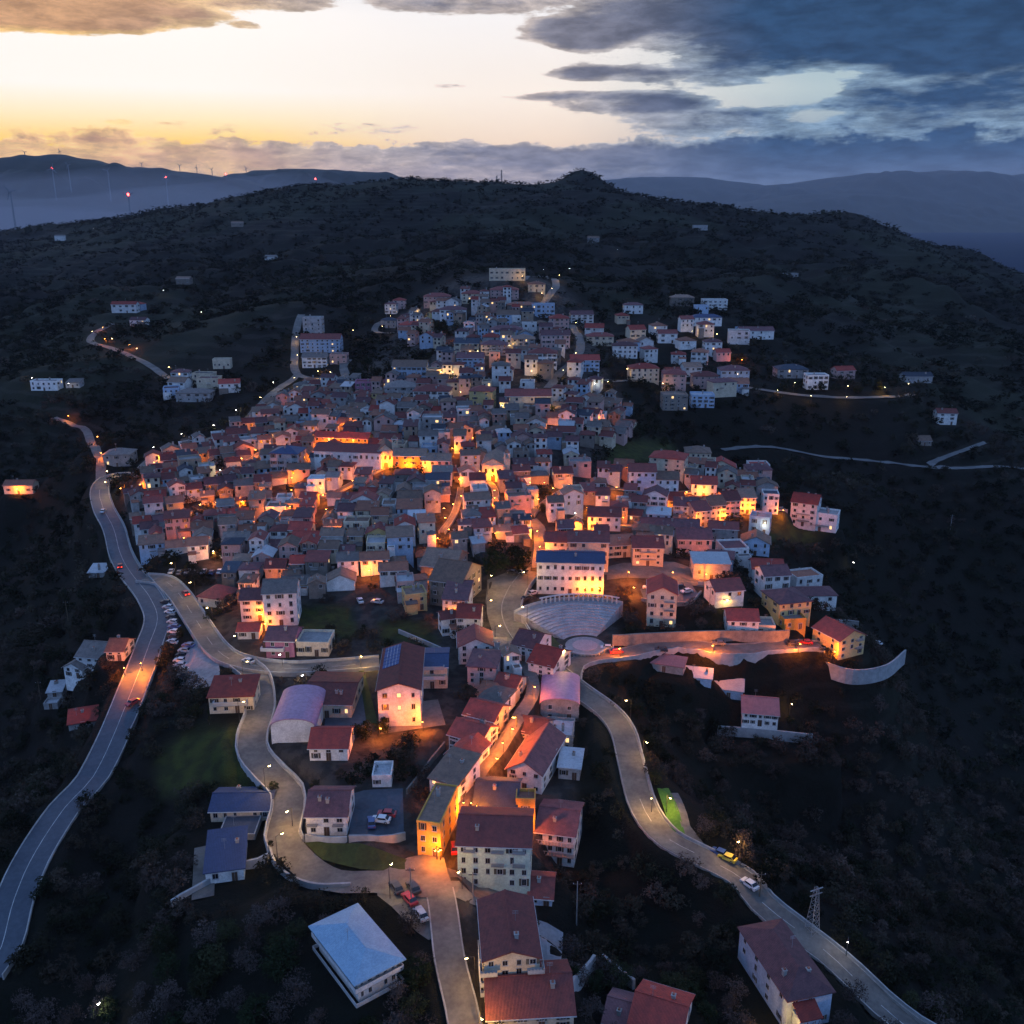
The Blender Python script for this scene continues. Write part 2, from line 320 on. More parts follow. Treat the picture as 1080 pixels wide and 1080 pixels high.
def npmesh(name, V, Fc, m):
    """numpy vertices and equal-sized faces to a mesh"""
    k = Fc.shape[1]; me = bpy.data.meshes.new(name)
    me.vertices.add(len(V)); me.vertices.foreach_set('co', V.astype(np.float32).ravel())
    me.loops.add(Fc.size); me.loops.foreach_set('vertex_index', Fc.astype(np.int32).ravel())
    me.polygons.add(len(Fc)); me.polygons.foreach_set('loop_start', np.arange(0, Fc.size, k, dtype=np.int32))
    me.update(calc_edges=True); me.materials.append(m); return me
def inpoly(x, y, poly):
    x = np.asarray(x); y = np.asarray(y); c = np.zeros(np.broadcast(x, y).shape, bool)
    for (x0, y0), (x1, y1) in zip(poly, poly[1:] + poly[:1]):
        c ^= ((y0 > y) != (y1 > y)) & (x < (x1 - x0) * (y - y0) / ((y1 - y0) or 1e-9) + x0)
    return c
def wpoly(pts): return [(g.x, g.y) for g in (G(*p) for p in pts)]

# ---------------------------------------------------------------- roads, as lines on the ground
def smooth_line(P, step=3.0):
    P = [Vector(p) for p in P]; P = [2 * P[0] - P[1]] + P + [2 * P[-1] - P[-2]]; out = []
    for i in range(1, len(P) - 2):
        a, b, c, d = P[i - 1:i + 3]; n = max(2, int((c - b).length / step))
        for k in range(n):
            t = k / n; out.append(.5 * ((2 * b) + (c - a) * t + (2 * a - 5 * b + 4 * c - d) * t * t + (3 * b - a - 3 * c + d) * t ** 3))
    out.append(P[-2]); return out
ROADS = []      # (points, width, name)
def road_line(px, width, step=3.0):
    L = smooth_line([(g.x, g.y, 0) for g in (G(*p) for p in px)], step); ROADS.append((L, width)); level_road(L, width, 5 if width > 6 else 3); return L
def offs(L, i):
    a = L[max(i - 1, 0)]; b = L[min(i + 1, len(L) - 1)]; d = (b - a); d.z = 0; d.normalize(); return Vector((-d.y, d.x, 0))
def strip_mesh(L, o0, o1, lift, m, nx=4, mb=None, dash=None):
    mb = mb or MB(); P = []
    for i, p in enumerate(L):
        n_ = offs(L, i)
        for k in range(nx + 1): q = p + n_ * (o0 + (o1 - o0) * k / nx); P.append((q.x, q.y))
    P = np.array(P); z = H(P[:, 0], P[:, 1]) + lift
    vs = [(a[0], a[1], b) for a, b in zip(P, z)]; fs = []
    for i in range(len(L) - 1):
        if dash and (i // dash) % 2: continue
        for k in range(nx): a = i * (nx + 1) + k; fs.append((a, a + nx + 1, a + nx + 2, a + 1))
    return mb.add(vs, fs, m)
def wall_along(L, off, thick, h0, h1_, m, mb=None, zc=None):
    """a wall standing on the ground along a line"""
    mb = mb or MB(); A = []; B = []
    for i, p in enumerate(L): n_ = offs(L, i); A.append(p + n_ * off); B.append(p + n_ * (off + thick))
    za = H(np.array([p.x for p in A]), np.array([p.y for p in A])); zb = H(np.array([p.x for p in B]), np.array([p.y for p in B])); vs = []
    tp = np.maximum(za, zb); k = min(5, max(1, len(tp) // 3)); tp = np.maximum(np.convolve(np.pad(tp, k, mode='edge'), np.ones(2 * k + 1) / (2 * k + 1), 'valid'), tp - .2)
    if zc is not None: za = zb = tp = np.full(len(A), zc)
    for p, q, a, b, t in zip(A, B, za, zb, tp):
        t = t + h1_; vs += [(p.x, p.y, a + h0), (q.x, q.y, b + h0), (p.x, p.y, t), (q.x, q.y, t)]
    fs = []
    for i in range(len(L) - 1):
        a = 4 * i; b = a + 4; fs += [(a, b, b + 2, a + 2), (a + 1, a + 3, b + 3, b + 1), (a + 2, b + 2, b + 3, a + 3)]
    e = 4 * (len(L) - 1); fs += [(0, 2, 3, 1), (e, e + 1, e + 3, e + 2)]
    return mb.add(vs, fs, m)
RD = {}
for key, wdt, pts in [
    ('highway', 8.2, [(-14, 1045), (0, 990), (14, 942), (38, 898), (70, 860), (98, 818), (124, 765), (142, 718), (158, 682), (166, 652), (158, 630), (140, 608), (127, 585), (120, 558), (108, 532), (106, 517), (122, 504), (148, 498)]),
    ('ring', 6.6, [(150, 612), (172, 612), (188, 625), (205, 652), (230, 688), (256, 702), (300, 705), (350, 703), (400, 700)]),
    ('slope', 6.8, [(256, 702), (271, 716), (275, 745), (266, 775), (268, 792), (287, 812), (303, 836), (305, 868), (299, 893), (312, 913), (350, 921), (400, 932), (436, 938), (470, 934)]),
    ('front', 5.2, [(455, 905), (466, 950), (474, 1010), (486, 1060), (492, 1095)]),
    ('orange', 3.7, [(452, 907), (462, 888), (474, 866), (491, 842), (510, 812), (527, 789), (538, 768), (549, 750), (560, 735), (562, 718), (556, 704), (546, 690), (532, 670)]),
    ('plaza_lane', 7.0, [(530, 612), (524, 640), (531, 668), (540, 690)]),
    ('right', 6.0, [(560, 602), (546, 622), (539, 645), (550, 672), (580, 702), (612, 728), (640, 752), (656, 776), (665, 806), (675, 838), (687, 866), (706, 890), (732, 903), (760, 911), (785, 926), (804, 950), (838, 980), (884, 1012), (930, 1055), (966, 1090), (1010, 1140)]),
    ('lower', 6.2, [(600, 718), (604, 702), (624, 692), (660, 686), (710, 684), (770, 684), (820, 683), (850, 682), (866, 684)]),
    ('mid', 6.0, [(632, 602), (665, 606), (700, 604), (742, 603)]),
    ('lane', 5.0, [(568, 600), (570, 575), (568, 556), (560, 545)]),
    ('east', 5.0, [(762, 477), (800, 468), (826, 473), (852, 481), (895, 484), (940, 489), (1010, 495), (1084, 498)]),
    ('terrace', 6.5, [(640, 402), (700, 404), (770, 406), (806, 412), (850, 418), (900, 420), (945, 419), (962, 418)]),
    ('northwest', 6.0, [(122, 340), (103, 350), (96, 362), (118, 368), (140, 376), (160, 386), (174, 398), (190, 404)]),
    ('west', 5.0, [(56, 440), (76, 448), (92, 456), (101, 470), (107, 484), (107, 500), (106, 517)]),
    ('north', 5.5, [(318, 330), (313, 348), (311, 372), (314, 396), (348, 400), (365, 396)]),
    ('edge', 6.0, [(314, 396), (290, 414), (272, 432), (252, 450), (222, 463), (190, 473), (165, 482), (148, 498)]),
    ('alley', 2.8, [(262, 488), (281, 476), (302, 480), (330, 464), (352, 467), (378, 472), (409, 489), (450, 492), (480, 494), (508, 500)]), ('alley_church', 2.2, [(512, 503), (521, 514), (523, 527), (521, 545)]), ('alley_east', 2.8, [(560, 545), (600, 514), (650, 515), (700, 520), (745, 518)]),
    ('alley_terrace', 2.8, [(640, 552), (690, 556), (733, 552), (765, 543), (795, 537), (828, 540)]), ('alley_west', 2.6, [(150, 512), (174, 489), (204, 492), (231, 498), (262, 488)]), ('alley_low', 2.6, [(213, 533), (258, 530), (300, 526), (345, 523), (372, 510), (409, 489)]), ('alley_hill', 2.2, [(466, 565), (478, 545), (484, 526), (486, 512)]),
    ('hook', 5.0, [(365, 396), (362, 385), (368, 378), (362, 388), (366, 400), (376, 408)]),
    ('serpentine', 5.0, [(408, 336), (398, 342), (396, 352), (410, 354), (418, 350)]),
    ('summit', 6.0, [(556, 334), (572, 322), (582, 308), (586, 296), (574, 291), (552, 296)]),
    ('upper', 5.5, [(603, 342), (610, 354), (612, 368), (602, 382), (588, 398), (578, 412)]),
    ('inner', 4.5, [(470, 378), (484, 366), (492, 358)]),
    ('hedge', 4.0, [(980, 490), (1010, 478), (1040, 466)])]:
    RD[key] = road_line(pts, wdt); RD[key + '_w'] = wdt
RP = np.array([(p.x, p.y, w_ / 2) for L, w_ in ROADS for p in L])
def road_dist(x, y):
    """metres from the nearest road's edge"""
    x = np.atleast_1d(x); y = np.atleast_1d(y); o = np.empty(x.size)
    for i in range(0, x.size, 4000):
        o[i:i + 4000] = (np.hypot(x[i:i + 4000, None] - RP[:, 0], y[i:i + 4000, None] - RP[:, 1]) - RP[:, 2]).min(1)
    return o
TOWN = wpoly([(140, 505), (165, 482), (240, 458), (290, 415), (330, 400), (380, 400), (420, 330), (470, 300), (590, 300), (640, 350), (640, 400), (665, 430), (660, 470), (620, 500), (700, 490), (760, 485), (820, 520), (830, 545), (760, 570), (790, 600), (740, 620), (640, 640), (650, 660), (640, 690), (605, 720), (600, 800), (610, 870), (560, 940), (570, 1080), (490, 1090), (440, 920), (400, 900), (300, 900), (280, 830), (260, 770), (270, 720), (230, 690), (200, 640), (220, 600), (150, 590), (130, 545)])
LAWNS = [wpoly(p) for p in ([(195, 770), (250, 765), (282, 800), (290, 830), (215, 832), (170, 840), (165, 800)], [(640, 470), (700, 462), (720, 478), (680, 490), (640, 492)], [(400, 655), (450, 655), (460, 678), (400, 678)], [(310, 640), (370, 640), (375, 672), (315, 670)], [(800, 545), (830, 545), (880, 575), (800, 575)])]
# sea beyond the hills on the right
ms = mat('sea_water', (.006, .02, .045), .9, (.006, .02, .045), .001, 0, spec=.05)
mb = MB(); nY = [3300, 5200, 9000, 16000, 26000]
mb.add([(x * y_, y_, -150) for y_ in nY for x in (.12, .5, 1.25)], [(3 * i + k, 3 * i + k + 1, 3 * i + k + 4, 3 * i + k + 3) for i in range(4) for k in (0, 1)], ms)
structure('sea', mb)
# far ranges: ridges with real breadth
mh = mat('far_hill_woodland', (.03, .033, .028), .95, (.045, .042, .03), .004, 0)
def ridge(name, prof, Y0, depth, foot, x_ext=0, seed=1):
    """prof: crest points (px, py) seen at distance Y0"""
    rg = np.random.default_rng(seed); P = []
    for px, py in prof: d = raydir(px, py); k = Y0 / d[1]; P.append((d[0] * k, CAMZ + d[2] * k))
    xs = np.linspace(P[0][0], P[-1][0], 240); cz = np.interp(xs, [q[0] for q in P], [q[1] for q in P]); ts = np.linspace(-1, 1, 61)
    gx, gt = np.meshgrid(xs, ts); prof_ = np.cos(gt * math.pi / 2) ** 1.3; zz = foot + (cz[None, :] - foot) * prof_
    amp = (cz.mean() - foot); nz = np.zeros_like(gx)
    for k in range(22):
        L = depth / rg.uniform(1.2, 14); a = rg.uniform(0, 6.28); nz += (L / depth) * np.sin((gx * math.cos(a) + gt * depth * math.sin(a)) * 6.28 / L + rg.uniform(0, 6))
    zz = zz + nz * amp * .10 * np.sin(np.abs(gt) * math.pi)
    V = np.stack([gx.ravel(), (Y0 + gt * depth).ravel(), zz.ravel()], 1); r, c_ = gx.shape; ix = np.arange(r * c_).reshape(r, c_)
    me = npmesh(name, V, np.stack([ix[:-1, :-1].ravel(), ix[:-1, 1:].ravel(), ix[1:, 1:].ravel(), ix[1:, :-1].ravel()], 1), mh); me.polygons.foreach_set('use_smooth', [True] * len(me.polygons))
    return tag(link(name, me), kind='structure')
ridge('hills', [(-260, 190), (-100, 172), (0, 169), (60, 166), (95, 168), (130, 176), (165, 180), (200, 182), (230, 186), (262, 190), (300, 205), (340, 225), (400, 240)], 6200, 1500, -110, seed=3)
ridge('hills', [(160, 225), (215, 200), (245, 186), (270, 181), (300, 178), (330, 178), (370, 181), (410, 184), (440, 191), (470, 202), (520, 225)], 7800, 1500, -110, seed=5)
ridge('hills', [(560, 215), (620, 195), (660, 189), (700, 187), (740, 188), (775, 192), (800, 196), (830, 194), (870, 188), (910, 184), (950, 182), (985, 181), (1010, 183), (1050, 187), (1100, 182), (1250, 190), (1400, 220)], 21000, 5000, -190, seed=9)
ridge('hills', [(700, 236), (780, 215), (840, 205), (900, 204), (960, 208), (1010, 214), (1060, 222), (1120, 224), (1300, 236)], 17500, 2800, -190, seed=12)
# ---------------------------------------------------------------- shared small part meshes
def part_meshes():
    D = {}
    def win(name, pane, shut=False):
        mb = MB(); mb.box(-.5, .5, -.05, .02, 0, 1, M_frame); mb.box(-.40, .40, -.07, -.048, .08, .92, pane)
        mb.box(-.56, .56, -.12, .02, -.07, -.01, M_frame); mb.box(-.02, .02, -.085, -.06, .08, .92, M_frame)
        if shut: mb.box(-.98, -.53, -.07, -.01, 0, 1, M_shut); mb.box(.53, .98, -.07, -.01, 0, 1, M_shut)
        D[name] = mb.mesh(name)
    win('w', M_pane); win('s', M_pane, True); win('l', M_lit)
    mb = MB(); mb.box(-.5, .5, -.06, .02, 0, 1, M_frame); mb.box(-.43, -.02, -.09, -.055, 0, .95, M_door); mb.box(.02, .43, -.09, -.055, 0, .95, M_door); D['door'] = mb.mesh('door')
    mb = MB(); mb.box(-.5, .5, -1, 0, -.16, 0, M_conc)
    mb.box(-.5, .5, -1, -.95, .95, 1.0, M_rail); mb.box(-.5, -.485, -.95, 0, .95, 1.0, M_rail); mb.box(.485, .5, -.95, 0, .95, 1.0, M_rail)
    for k in range(13): x = -.49 + .98 * k / 12; mb.box(x - .006, x + .006, -.985, -.96, 0, .95, M_rail)
    D['balcony'] = mb.mesh('balcony')
    mb = MB(); mb.box(-.5, .5, -1, 0, -.2, 0, M_rail); mb.box(-.5, .5, -1, -.92, 0, .9, M_rail); mb.box(-.5, -.47, -.92, 0, 0, .9, M_rail); mb.box(.47, .5, -.92, 0, 0, .9, M_rail)
    D['solid_balcony'] = mb.mesh('solid_balcony')
    mb = MB(); mb.box(-.35, .35, -.35, .35, -.9, 1.1, M_conc); mb.box(-.45, .45, -.45, .45, 1.1, 1.22, M_conc); mb.box(-.2, .2, -.2, .2, 1.22, 1.5, RM['terracotta']); D['chimney'] = mb.mesh('chimney')
    mb = MB(); mb.tube((0, 0, -.2), (0, 0, 2.6), .04, .03, M_galv, 5)
    for z_ in (1.9, 2.2, 2.5): mb.box(-.55, .55, -.02, .02, z_, z_ + .04, M_galv)
    D['antenna'] = mb.mesh('antenna')
    mb = MB(); mb.box(-.7, .7, -.5, .5, -.3, .12, M_frame); mb.box(-.6, .6, -.4, .4, .12, .15, M_pane); D['skylight'] = mb.mesh('skylight')
    mb = MB(); n = 10
    mb.add([(0, 0, 0)] + [(.42 * math.cos(6.283 * k / n), -.14, .42 * math.sin(6.283 * k / n)) for k in range(n)], [(0, 1 + k, 1 + (k + 1) % n) for k in range(n)] + [(0, 1 + (k + 1) % n, 1 + k) for k in range(n)], M_rail); mb.tube((0, 0, 0), (0, .3, -.35), .03, .03, M_galv, 4)
    D['dish'] = mb.mesh('satellite_dish')
    return D
PM = part_meshes()

def slab(mb, q, t, m, M=None):
    q = [Vector(p) for p in q]; lo = [p - Vector((0, 0, t)) for p in q]
    return mb.add(q + lo, [(0, 1, 2, 3), (7, 6, 5, 4), (0, 4, 5, 1), (1, 5, 6, 2), (2, 6, 7, 3), (3, 7, 4, 0)], m, M)
def shell(w, d, h, roof, rh, wm, rm, drop=4.0, M=None, mbw=None, mbr=None, ov=.45):
    """walls and roof of a house; w across the front, d deep"""
    mbw = mbw or MB(); mbr = mbr or MB(); a, b = w / 2, d / 2
    lo = [(-a, -b, -drop), (a, -b, -drop), (a, b, -drop), (-a, b, -drop)]
    if roof == 'gable':      # ridge along the width
        up = [(-a, -b, h), (a, -b, h), (a, b, h), (-a, b, h), (-a, 0, h + rh), (a, 0, h + rh)]
        mbw.add(lo + up, [(0, 1, 5, 4), (1, 2, 6, 9, 5), (2, 3, 7, 6), (3, 0, 4, 8, 7)], wm, M)
        A = a + ov; B = b + ov; e = h - rh * ov / b + .24; r = h + rh + .24
        slab(mbr, [(-A, -B, e), (A, -B, e), (A, 0, r), (-A, 0, r)], .22, rm, M); slab(mbr, [(-A, 0, r + .003), (A, 0, r + .003), (A, B, e), (-A, B, e)], .22, rm, M)
        mbr.box(-A, A, -.16, .16, r - .05, r + .1, rm, M)
        for s in (-1, 1): mbr.box(-A, A, s * (B + .02) - .07, s * (B + .02) + .07, e - .25, e - .05, M_rail, M)
    elif roof == 'cross':    # ridge front to back, gable end facing the front
        up = [(-a, -b, h), (a, -b, h), (a, b, h), (-a, b, h), (0, -b, h + rh), (0, b, h + rh)]
        mbw.add(lo + up, [(0, 1, 5, 8, 4), (1, 2, 6, 5), (2, 3, 7, 9, 6), (3, 0, 4, 7)], wm, M)
        A = a + ov; B = b + ov; e = h - rh * ov / a + .24; r = h + rh + .24
        slab(mbr, [(-A, -B, e), (0, -B, r), (0, B, r), (-A, B, e)], .22, rm, M); slab(mbr, [(0, -B, r + .003), (A, -B, e), (A, B, e), (0, B, r + .003)], .22, rm, M)
        mbr.box(-.16, .16, -B, B, r - .05, r + .1, rm, M)
        for s in (-1, 1): mbr.box(s * (A + .02) - .07, s * (A + .02) + .07, -B, B, e - .25, e - .05, M_rail, M)
    elif roof == 'shed':
        up = [(-a, -b, h), (a, -b, h), (a, b, h + rh), (-a, b, h + rh)]
        mbw.add(lo + up, [(0, 1, 5, 4), (1, 2, 6, 5), (2, 3, 7, 6), (3, 0, 4, 7)], wm, M)
        A = a + ov; B = b + ov; k = rh / d
        slab(mbr, [(-A, -B, h - k * ov + .24), (A, -B, h - k * ov + .24), (A, B, h + rh + k * ov + .24), (-A, B, h + rh + k * ov + .24)], .22, rm, M)
    elif roof == 'barrel':
        n = 14; arc = [(-a * math.cos(math.pi * k / n), h + rh * math.sin(math.pi * k / n)) for k in range(n + 1)]
        vs = [(-a, -b, -drop), (a, -b, -drop)] + [(x, -b, z) for x, z in arc[::-1]] + [(-a, b, -drop), (a, b, -drop)] + [(x, b, z) for x, z in arc[::-1]]; k = n + 3
        mbw.add(vs, [tuple(range(k)), tuple(range(k, 2 * k))[::-1], (0, k - 0, 2 * k - 1, k - 1), (1, 2, k + 2, k + 1)], wm, M)
        A = a + .3; B = b + .5; s = A / a; P = [(x * s, z + .28) for x, z in arc]
        for i in range(n): (x0, z0), (x1, z1) = P[i], P[i + 1]; slab(mbr, [(x0, -B, z0), (x1, -B, z1), (x1, B, z1), (x0, B, z0)], .26, rm, M)
    elif roof == 'hip':
        mbw.add(lo + [(-a, -b, h), (a, -b, h), (a, b, h), (-a, b, h)], [(0, 1, 5, 4), (1, 2, 6, 5), (2, 3, 7, 6), (3, 0, 4, 7)], wm, M)
        A = a + ov; B = b + ov; q = min(A, B); X = A - q if A > B else 0; Yr = B - q if B > A else 0
        vs = [(-A, -B, h), (A, -B, h), (A, B, h), (-A, B, h), (-A, -B, h + .22), (A, -B, h + .22), (A, B, h + .22), (-A, B, h + .22), (-X, -Yr, h + rh + .22), (X + .01, Yr + .01, h + rh + .22)]
        fs = [(3, 2, 1, 0), (0, 1, 5, 4), (1, 2, 6, 5), (2, 3, 7, 6), (3, 0, 4, 7)]
        fs += [(4, 5, 9, 8), (5, 6, 9), (6, 7, 8, 9), (7, 4, 8)] if A >= B else [(4, 5, 8), (5, 6, 9, 8), (6, 7, 9), (7, 4, 8, 9)]
        mbr.add(vs, fs, rm, M)
    else:                    # flat terrace with a parapet
        mbw.add(lo + [(-a, -b, h), (a, -b, h), (a, b, h), (-a, b, h)], [(0, 1, 5, 4), (1, 2, 6, 5), (2, 3, 7, 6), (3, 0, 4, 7)], wm, M)
        mbr.box(-a + .2, a - .2, -b + .2, b - .2, h - .1, h + .15, rm, M)
        for x0, x1, y0, y1 in ((-a - .05, a + .05, -b - .05, -b + .2), (-a - .05, a + .05, b - .2, b + .05), (-a - .05, -a + .2, -b + .2, b - .2), (a - .2, a + .05, -b + .2, b - .2)): mbw.box(x0, x1, y0, y1, h - .05, h + rh, wm, M)
    return mbw, mbr
HOUSES = []; FOOT = []
def openings(w, d, h, floors, cols, sides=True, skip=.12, back=False, lit=.03, kind=None, start=0):
    """places for windows: (x, y, z, rz, width, height, mesh key)"""
    o = []; fh = h / floors; kind = kind or random.choice('wws')
    faces = [('f', w, cols, 0, -d / 2)]
    if sides: n_ = max(1, int(d / 4.2)) if sides is True else 1; faces += [('r', d, n_, R(90), w / 2), ('l', d, n_, R(-90), -w / 2)]
    if back: faces.append(('b', w, cols, R(180), d / 2))
    for tag_, L, n_, rz, o_ in faces:
        for fl in range(start, floors):
            for c in range(n_):
                if random.random() < skip: continue
                x = -L / 2 + L * (c + .5) / n_; ww = min(1.15, L / n_ * .42); hh = 1.35 if fh > 2.6 else 1.1
                z = fl * fh + fh * .36
                if tag_ == 'f' and fl == 0 and c == n_ // 2: o.append((x, o_, 0.02, 0, 1.3, 2.2, 'door')); continue
                k = 'l' if random.random() < lit else kind
                p = {'f': (x, o_), 'b': (-x, o_), 'r': (o_, x), 'l': (o_, -x)}[tag_]
                if k != 'l': k = random.choice([kind, kind, kind, 's', 'w'])
                o.append((p[0], p[1], z, rz, ww * random.choice([.8, 1, 1, 1, 1.2]), hh * random.choice([1, 1, 1, 1.3]), k))
    return o
def put_parts(root, w, d, h, ops, balc=(), bkey='balcony'):
    nm = {'w': 'window', 's': 'window', 'l': 'window', 'door': 'door'}
    for (x, y, z, rz, ww, hh, k) in ops:
        o = link(nm[k], PM[k], root, (x, y, z), rz, (ww, 1, hh))
        if k == 'l': o['label'] = 'window lit warm from inside'
    for (x, z, bw, bd) in balc: link('balcony', PM[bkey], root, (x, -d / 2, z), 0, (bw, bd, 1))
def rooftop(ro, w, d, h, rh, roof, n=None):
    if n is None: n = random.choice([0, 1, 1, 2])
    for _ in range(n):
        x = random.uniform(-.32, .32) * w; y = random.choice([-1, 1]) * random.uniform(.12, .3) * d
        z = h + (rh * (1 - abs(y) / (d / 2)) if roof == 'gable' else rh * (1 - abs(x) / (w / 2)) if roof == 'cross' else rh * .5 if roof in ('hip', 'shed') else .9)
        link('chimney', PM['chimney'], ro, (x, y, z))
    if random.random() < .4: link('antenna', PM['antenna'], ro, (random.uniform(-.3, .3) * w, 0, h + (rh if roof in ('gable', 'hip') else rh * .7)))
def house(name, loc, rz, w, d, h, roof, rk, wk, floors, cols, label=None, cat='house', group=None, rh=None, drop=4.0, balc=(), bkey='balcony', ops=None, top=None, sides=True, back=False, start=0, skip=.1, kind=None, ov=.45, lit=.03):
    rh = rh if rh is not None else {'gable': d * .24, 'cross': w * .24, 'hip': min(w, d) * .2, 'shed': d * .16, 'flat': .9, 'barrel': w * .2}[roof]
    root = thing(name, label, cat, loc, rz, group)
    mw, mr = shell(w, d, h, roof, rh, WM[wk], RM[rk], drop, ov=ov)
    mw.build('wall', root); ro = mr.build('roof', root)
    put_parts(root, w, d, h, ops if ops is not None else openings(w, d, h, floors, cols, sides, skip, back, lit, kind, start), balc, bkey)
    rooftop(ro, w, d, h, rh, roof, top)
    FOOT.append((loc[0], loc[1], w / 2, d / 2, rz)); HOUSES.append(dict(o=root, rk=rk, wk=wk, roof=roof, floors=floors, w=w, size=w * h, loc=Vector(loc), cat=cat))
    return root
def S(name, x, y, wpx, hpx, d, yaw, roof, rk, wk, floors, cols, label, cat='house', **kw):
    """a building whose front wall stands at a photograph point, sized from how large it shows there"""
    g = G(x, y); rz = R(yaw); px, py, dep = project(g); w = wpx * dep / F / max(.5, abs(math.cos(rz)))
    dn = PITCH + math.atan((y - 540) / F); h = hpx * dep / F / math.cos(dn) * math.cos(math.atan((y - 540) / F))
    c = g + Vector((-math.sin(rz), math.cos(rz), 0)) * d / 2; z = g.z; pad(c.x, c.y, g.z - .05, max(w, d) * .62, 6)
    kw['drop'] = 5.0
    return house(name, Vector((c.x, c.y, z)), rz, w, d, h, roof, rk, wk, floors, cols, label, cat, **kw)
def row(*xs): return xs

# ---------------------------------------------------------------- buildings one can single out
# foreground
r = S('villa', 399, 1046, 37, 24, 15.5, 37, 'hip', 'white', 'white', 2, 5, 'pale two-storey villa with a low white hip roof on the dark slope at the bottom', 'villa', rh=1.6, ov=1.3, kind='w', top=0, back=True, drop=7)
hw = HOUSES[-1]
for z_ in (3.0, -.1):
    mb = MB(); a_, b_ = hw['w'] / 2 + .9, 8.65
    mb.box(-a_, a_, -b_, b_, z_ - .18, z_, M_conc)
    for s in (-1, 1): mb.box(-a_, a_, s * b_ - .06, s * b_ + .06, z_, z_ + .9, M_rail); mb.box(s * a_ - .06, s * a_ + .06, -b_, b_, z_, z_ + .9, M_rail)
    mb.build('terrace', r)
r = S('apartment_building', 540, 1052, 58, 40, 15, 5, 'cross', 'maroon', 'cream', 4, 4, 'cream four-storey block with red gable roof and white scalloped balconies', 'apartment building', rh=1.7, kind='w', top=1, drop=3)
w_ = HOUSES[-1]['w']; h_ = HOUSES[-1]['size'] / w_
def scalloped(mb, x0, x1, z0, y, dep_):
    mb.box(x0, x1, y - dep_, y, z0 - .15, z0, M_rail); n = 5
    for k in range(n):
        a = x0 + (x1 - x0) * k / n; b_ = x0 + (x1 - x0) * (k + 1) / n; vs = []
        for j in range(7): vs.append((a + (b_ - a) * j / 6, y - dep_, z0 + .95 - .28 * math.sin(math.pi * j / 6)))
        mb.add([(a, y - dep_, z0 - .15), (b_, y - dep_, z0 - .15)] + vs[::-1], [tuple(range(9))], M_rail); mb.add([(a, y - dep_ + .08, z0 - .15), (b_, y - dep_ + .08, z0 - .15)] + [(v[0], v[1] + .08, v[2]) for v in vs[::-1]], [tuple(range(9))[::-1]], M_rail)
for fl in (1, 2, 3):
    for s in (-1, 1):
        mb = MB(); scalloped(mb, s * w_ * .42 - w_ * .15, s * w_ * .42 + w_ * .15, fl * h_ / 4 - .1, -7.5, 1.4); mb.box(s * (w_ * .57) - .06, s * (w_ * .57) + .06, -8.9, -1 if s < 0 else -5, fl * h_ / 4 - .25, fl * h_ / 4 + .8, M_rail); mb.build('balcony', r)
S('house', 560, 1088, 90, 16, 12, 4, 'gable', 'maroon', 'cream', 2, 4, 'dark red gable roof cut off by the bottom edge below the scalloped-balcony block')
r = S('apartment_building', 521, 937, 76, 44, 13, -3, 'gable', 'maroon', 'mint', 4, 6, 'pale green five-window-wide block with dark maroon gable roof beside the orange street', 'apartment building', rh=2.6, kind='w', top=1, drop=3,
      balc=[(-5.0, 9.4, 2.4, 1.0), (.8, 9.4, 2.6, 1.1), (.8, 6.2, 2.6, 1.1), (5.2, 9.4, 2.6, 1.1), (5.2, 6.2, 2.6, 1.1)])
S('apartment_building', 585, 912, 40, 32, 13, -12, 'gable', 'purple', 'white', 3, 4, 'white balconied block with wide plum roof right of the pale green block', 'apartment building', rh=2.2, balc=[(0, 3.4, 9, 1.4), (0, 6.2, 9, 1.4)], drop=7)
S('house', 522, 872, 44, 20, 12, -6, 'gable', 'slate', 'grey', 2, 3, 'dark slate-roofed house behind the pale green block')
S('house', 554, 876, 20, 30, 4, -3, 'flat', 'terracotta', 'ochre', 2, 1, 'small ochre house end lit orange between two dark roofs', top=0)
S('house', 553, 834, 36, 20, 19, -20, 'cross', 'purple', 'white', 3, 3, 'long plum gabled house on the right side of the orange street', rh=2.8, drop=6)
S('house', 558, 792, 26, 18, 9, -22, 'gable', 'purple', 'pink', 3, 2, 'mauve-roofed house at the upper end of the orange street')
S('house', 588, 792, 30, 14, 9, -8, 'flat', 'light_metal', 'grey', 2, 3, 'low grey flat-roofed annex on the slope right of the orange street', drop=7)
S('house', 600, 822, 22, 12, 7, -10, 'shed', 'light_metal', 'grey', 1, 2, 'small pale shed-roofed annex with white awning above the dark wood', drop=7)
S('garage', 590, 760, 40, 17, 15, -4, 'barrel', 'lilac', 'grey', 2, 2, 'mauve curved-roof garage lit orange beside the orange street', 'garage', rh=1.8, top=0, drop=6)
S('apartment_building', 453, 903, 25, 34, 14, -12, 'flat', 'brown', 'ochre', 3, 2, 'tall narrow ochre block with brown roof at the foot of the orange street', 'apartment building', sides=True, rh=.5, drop=3)
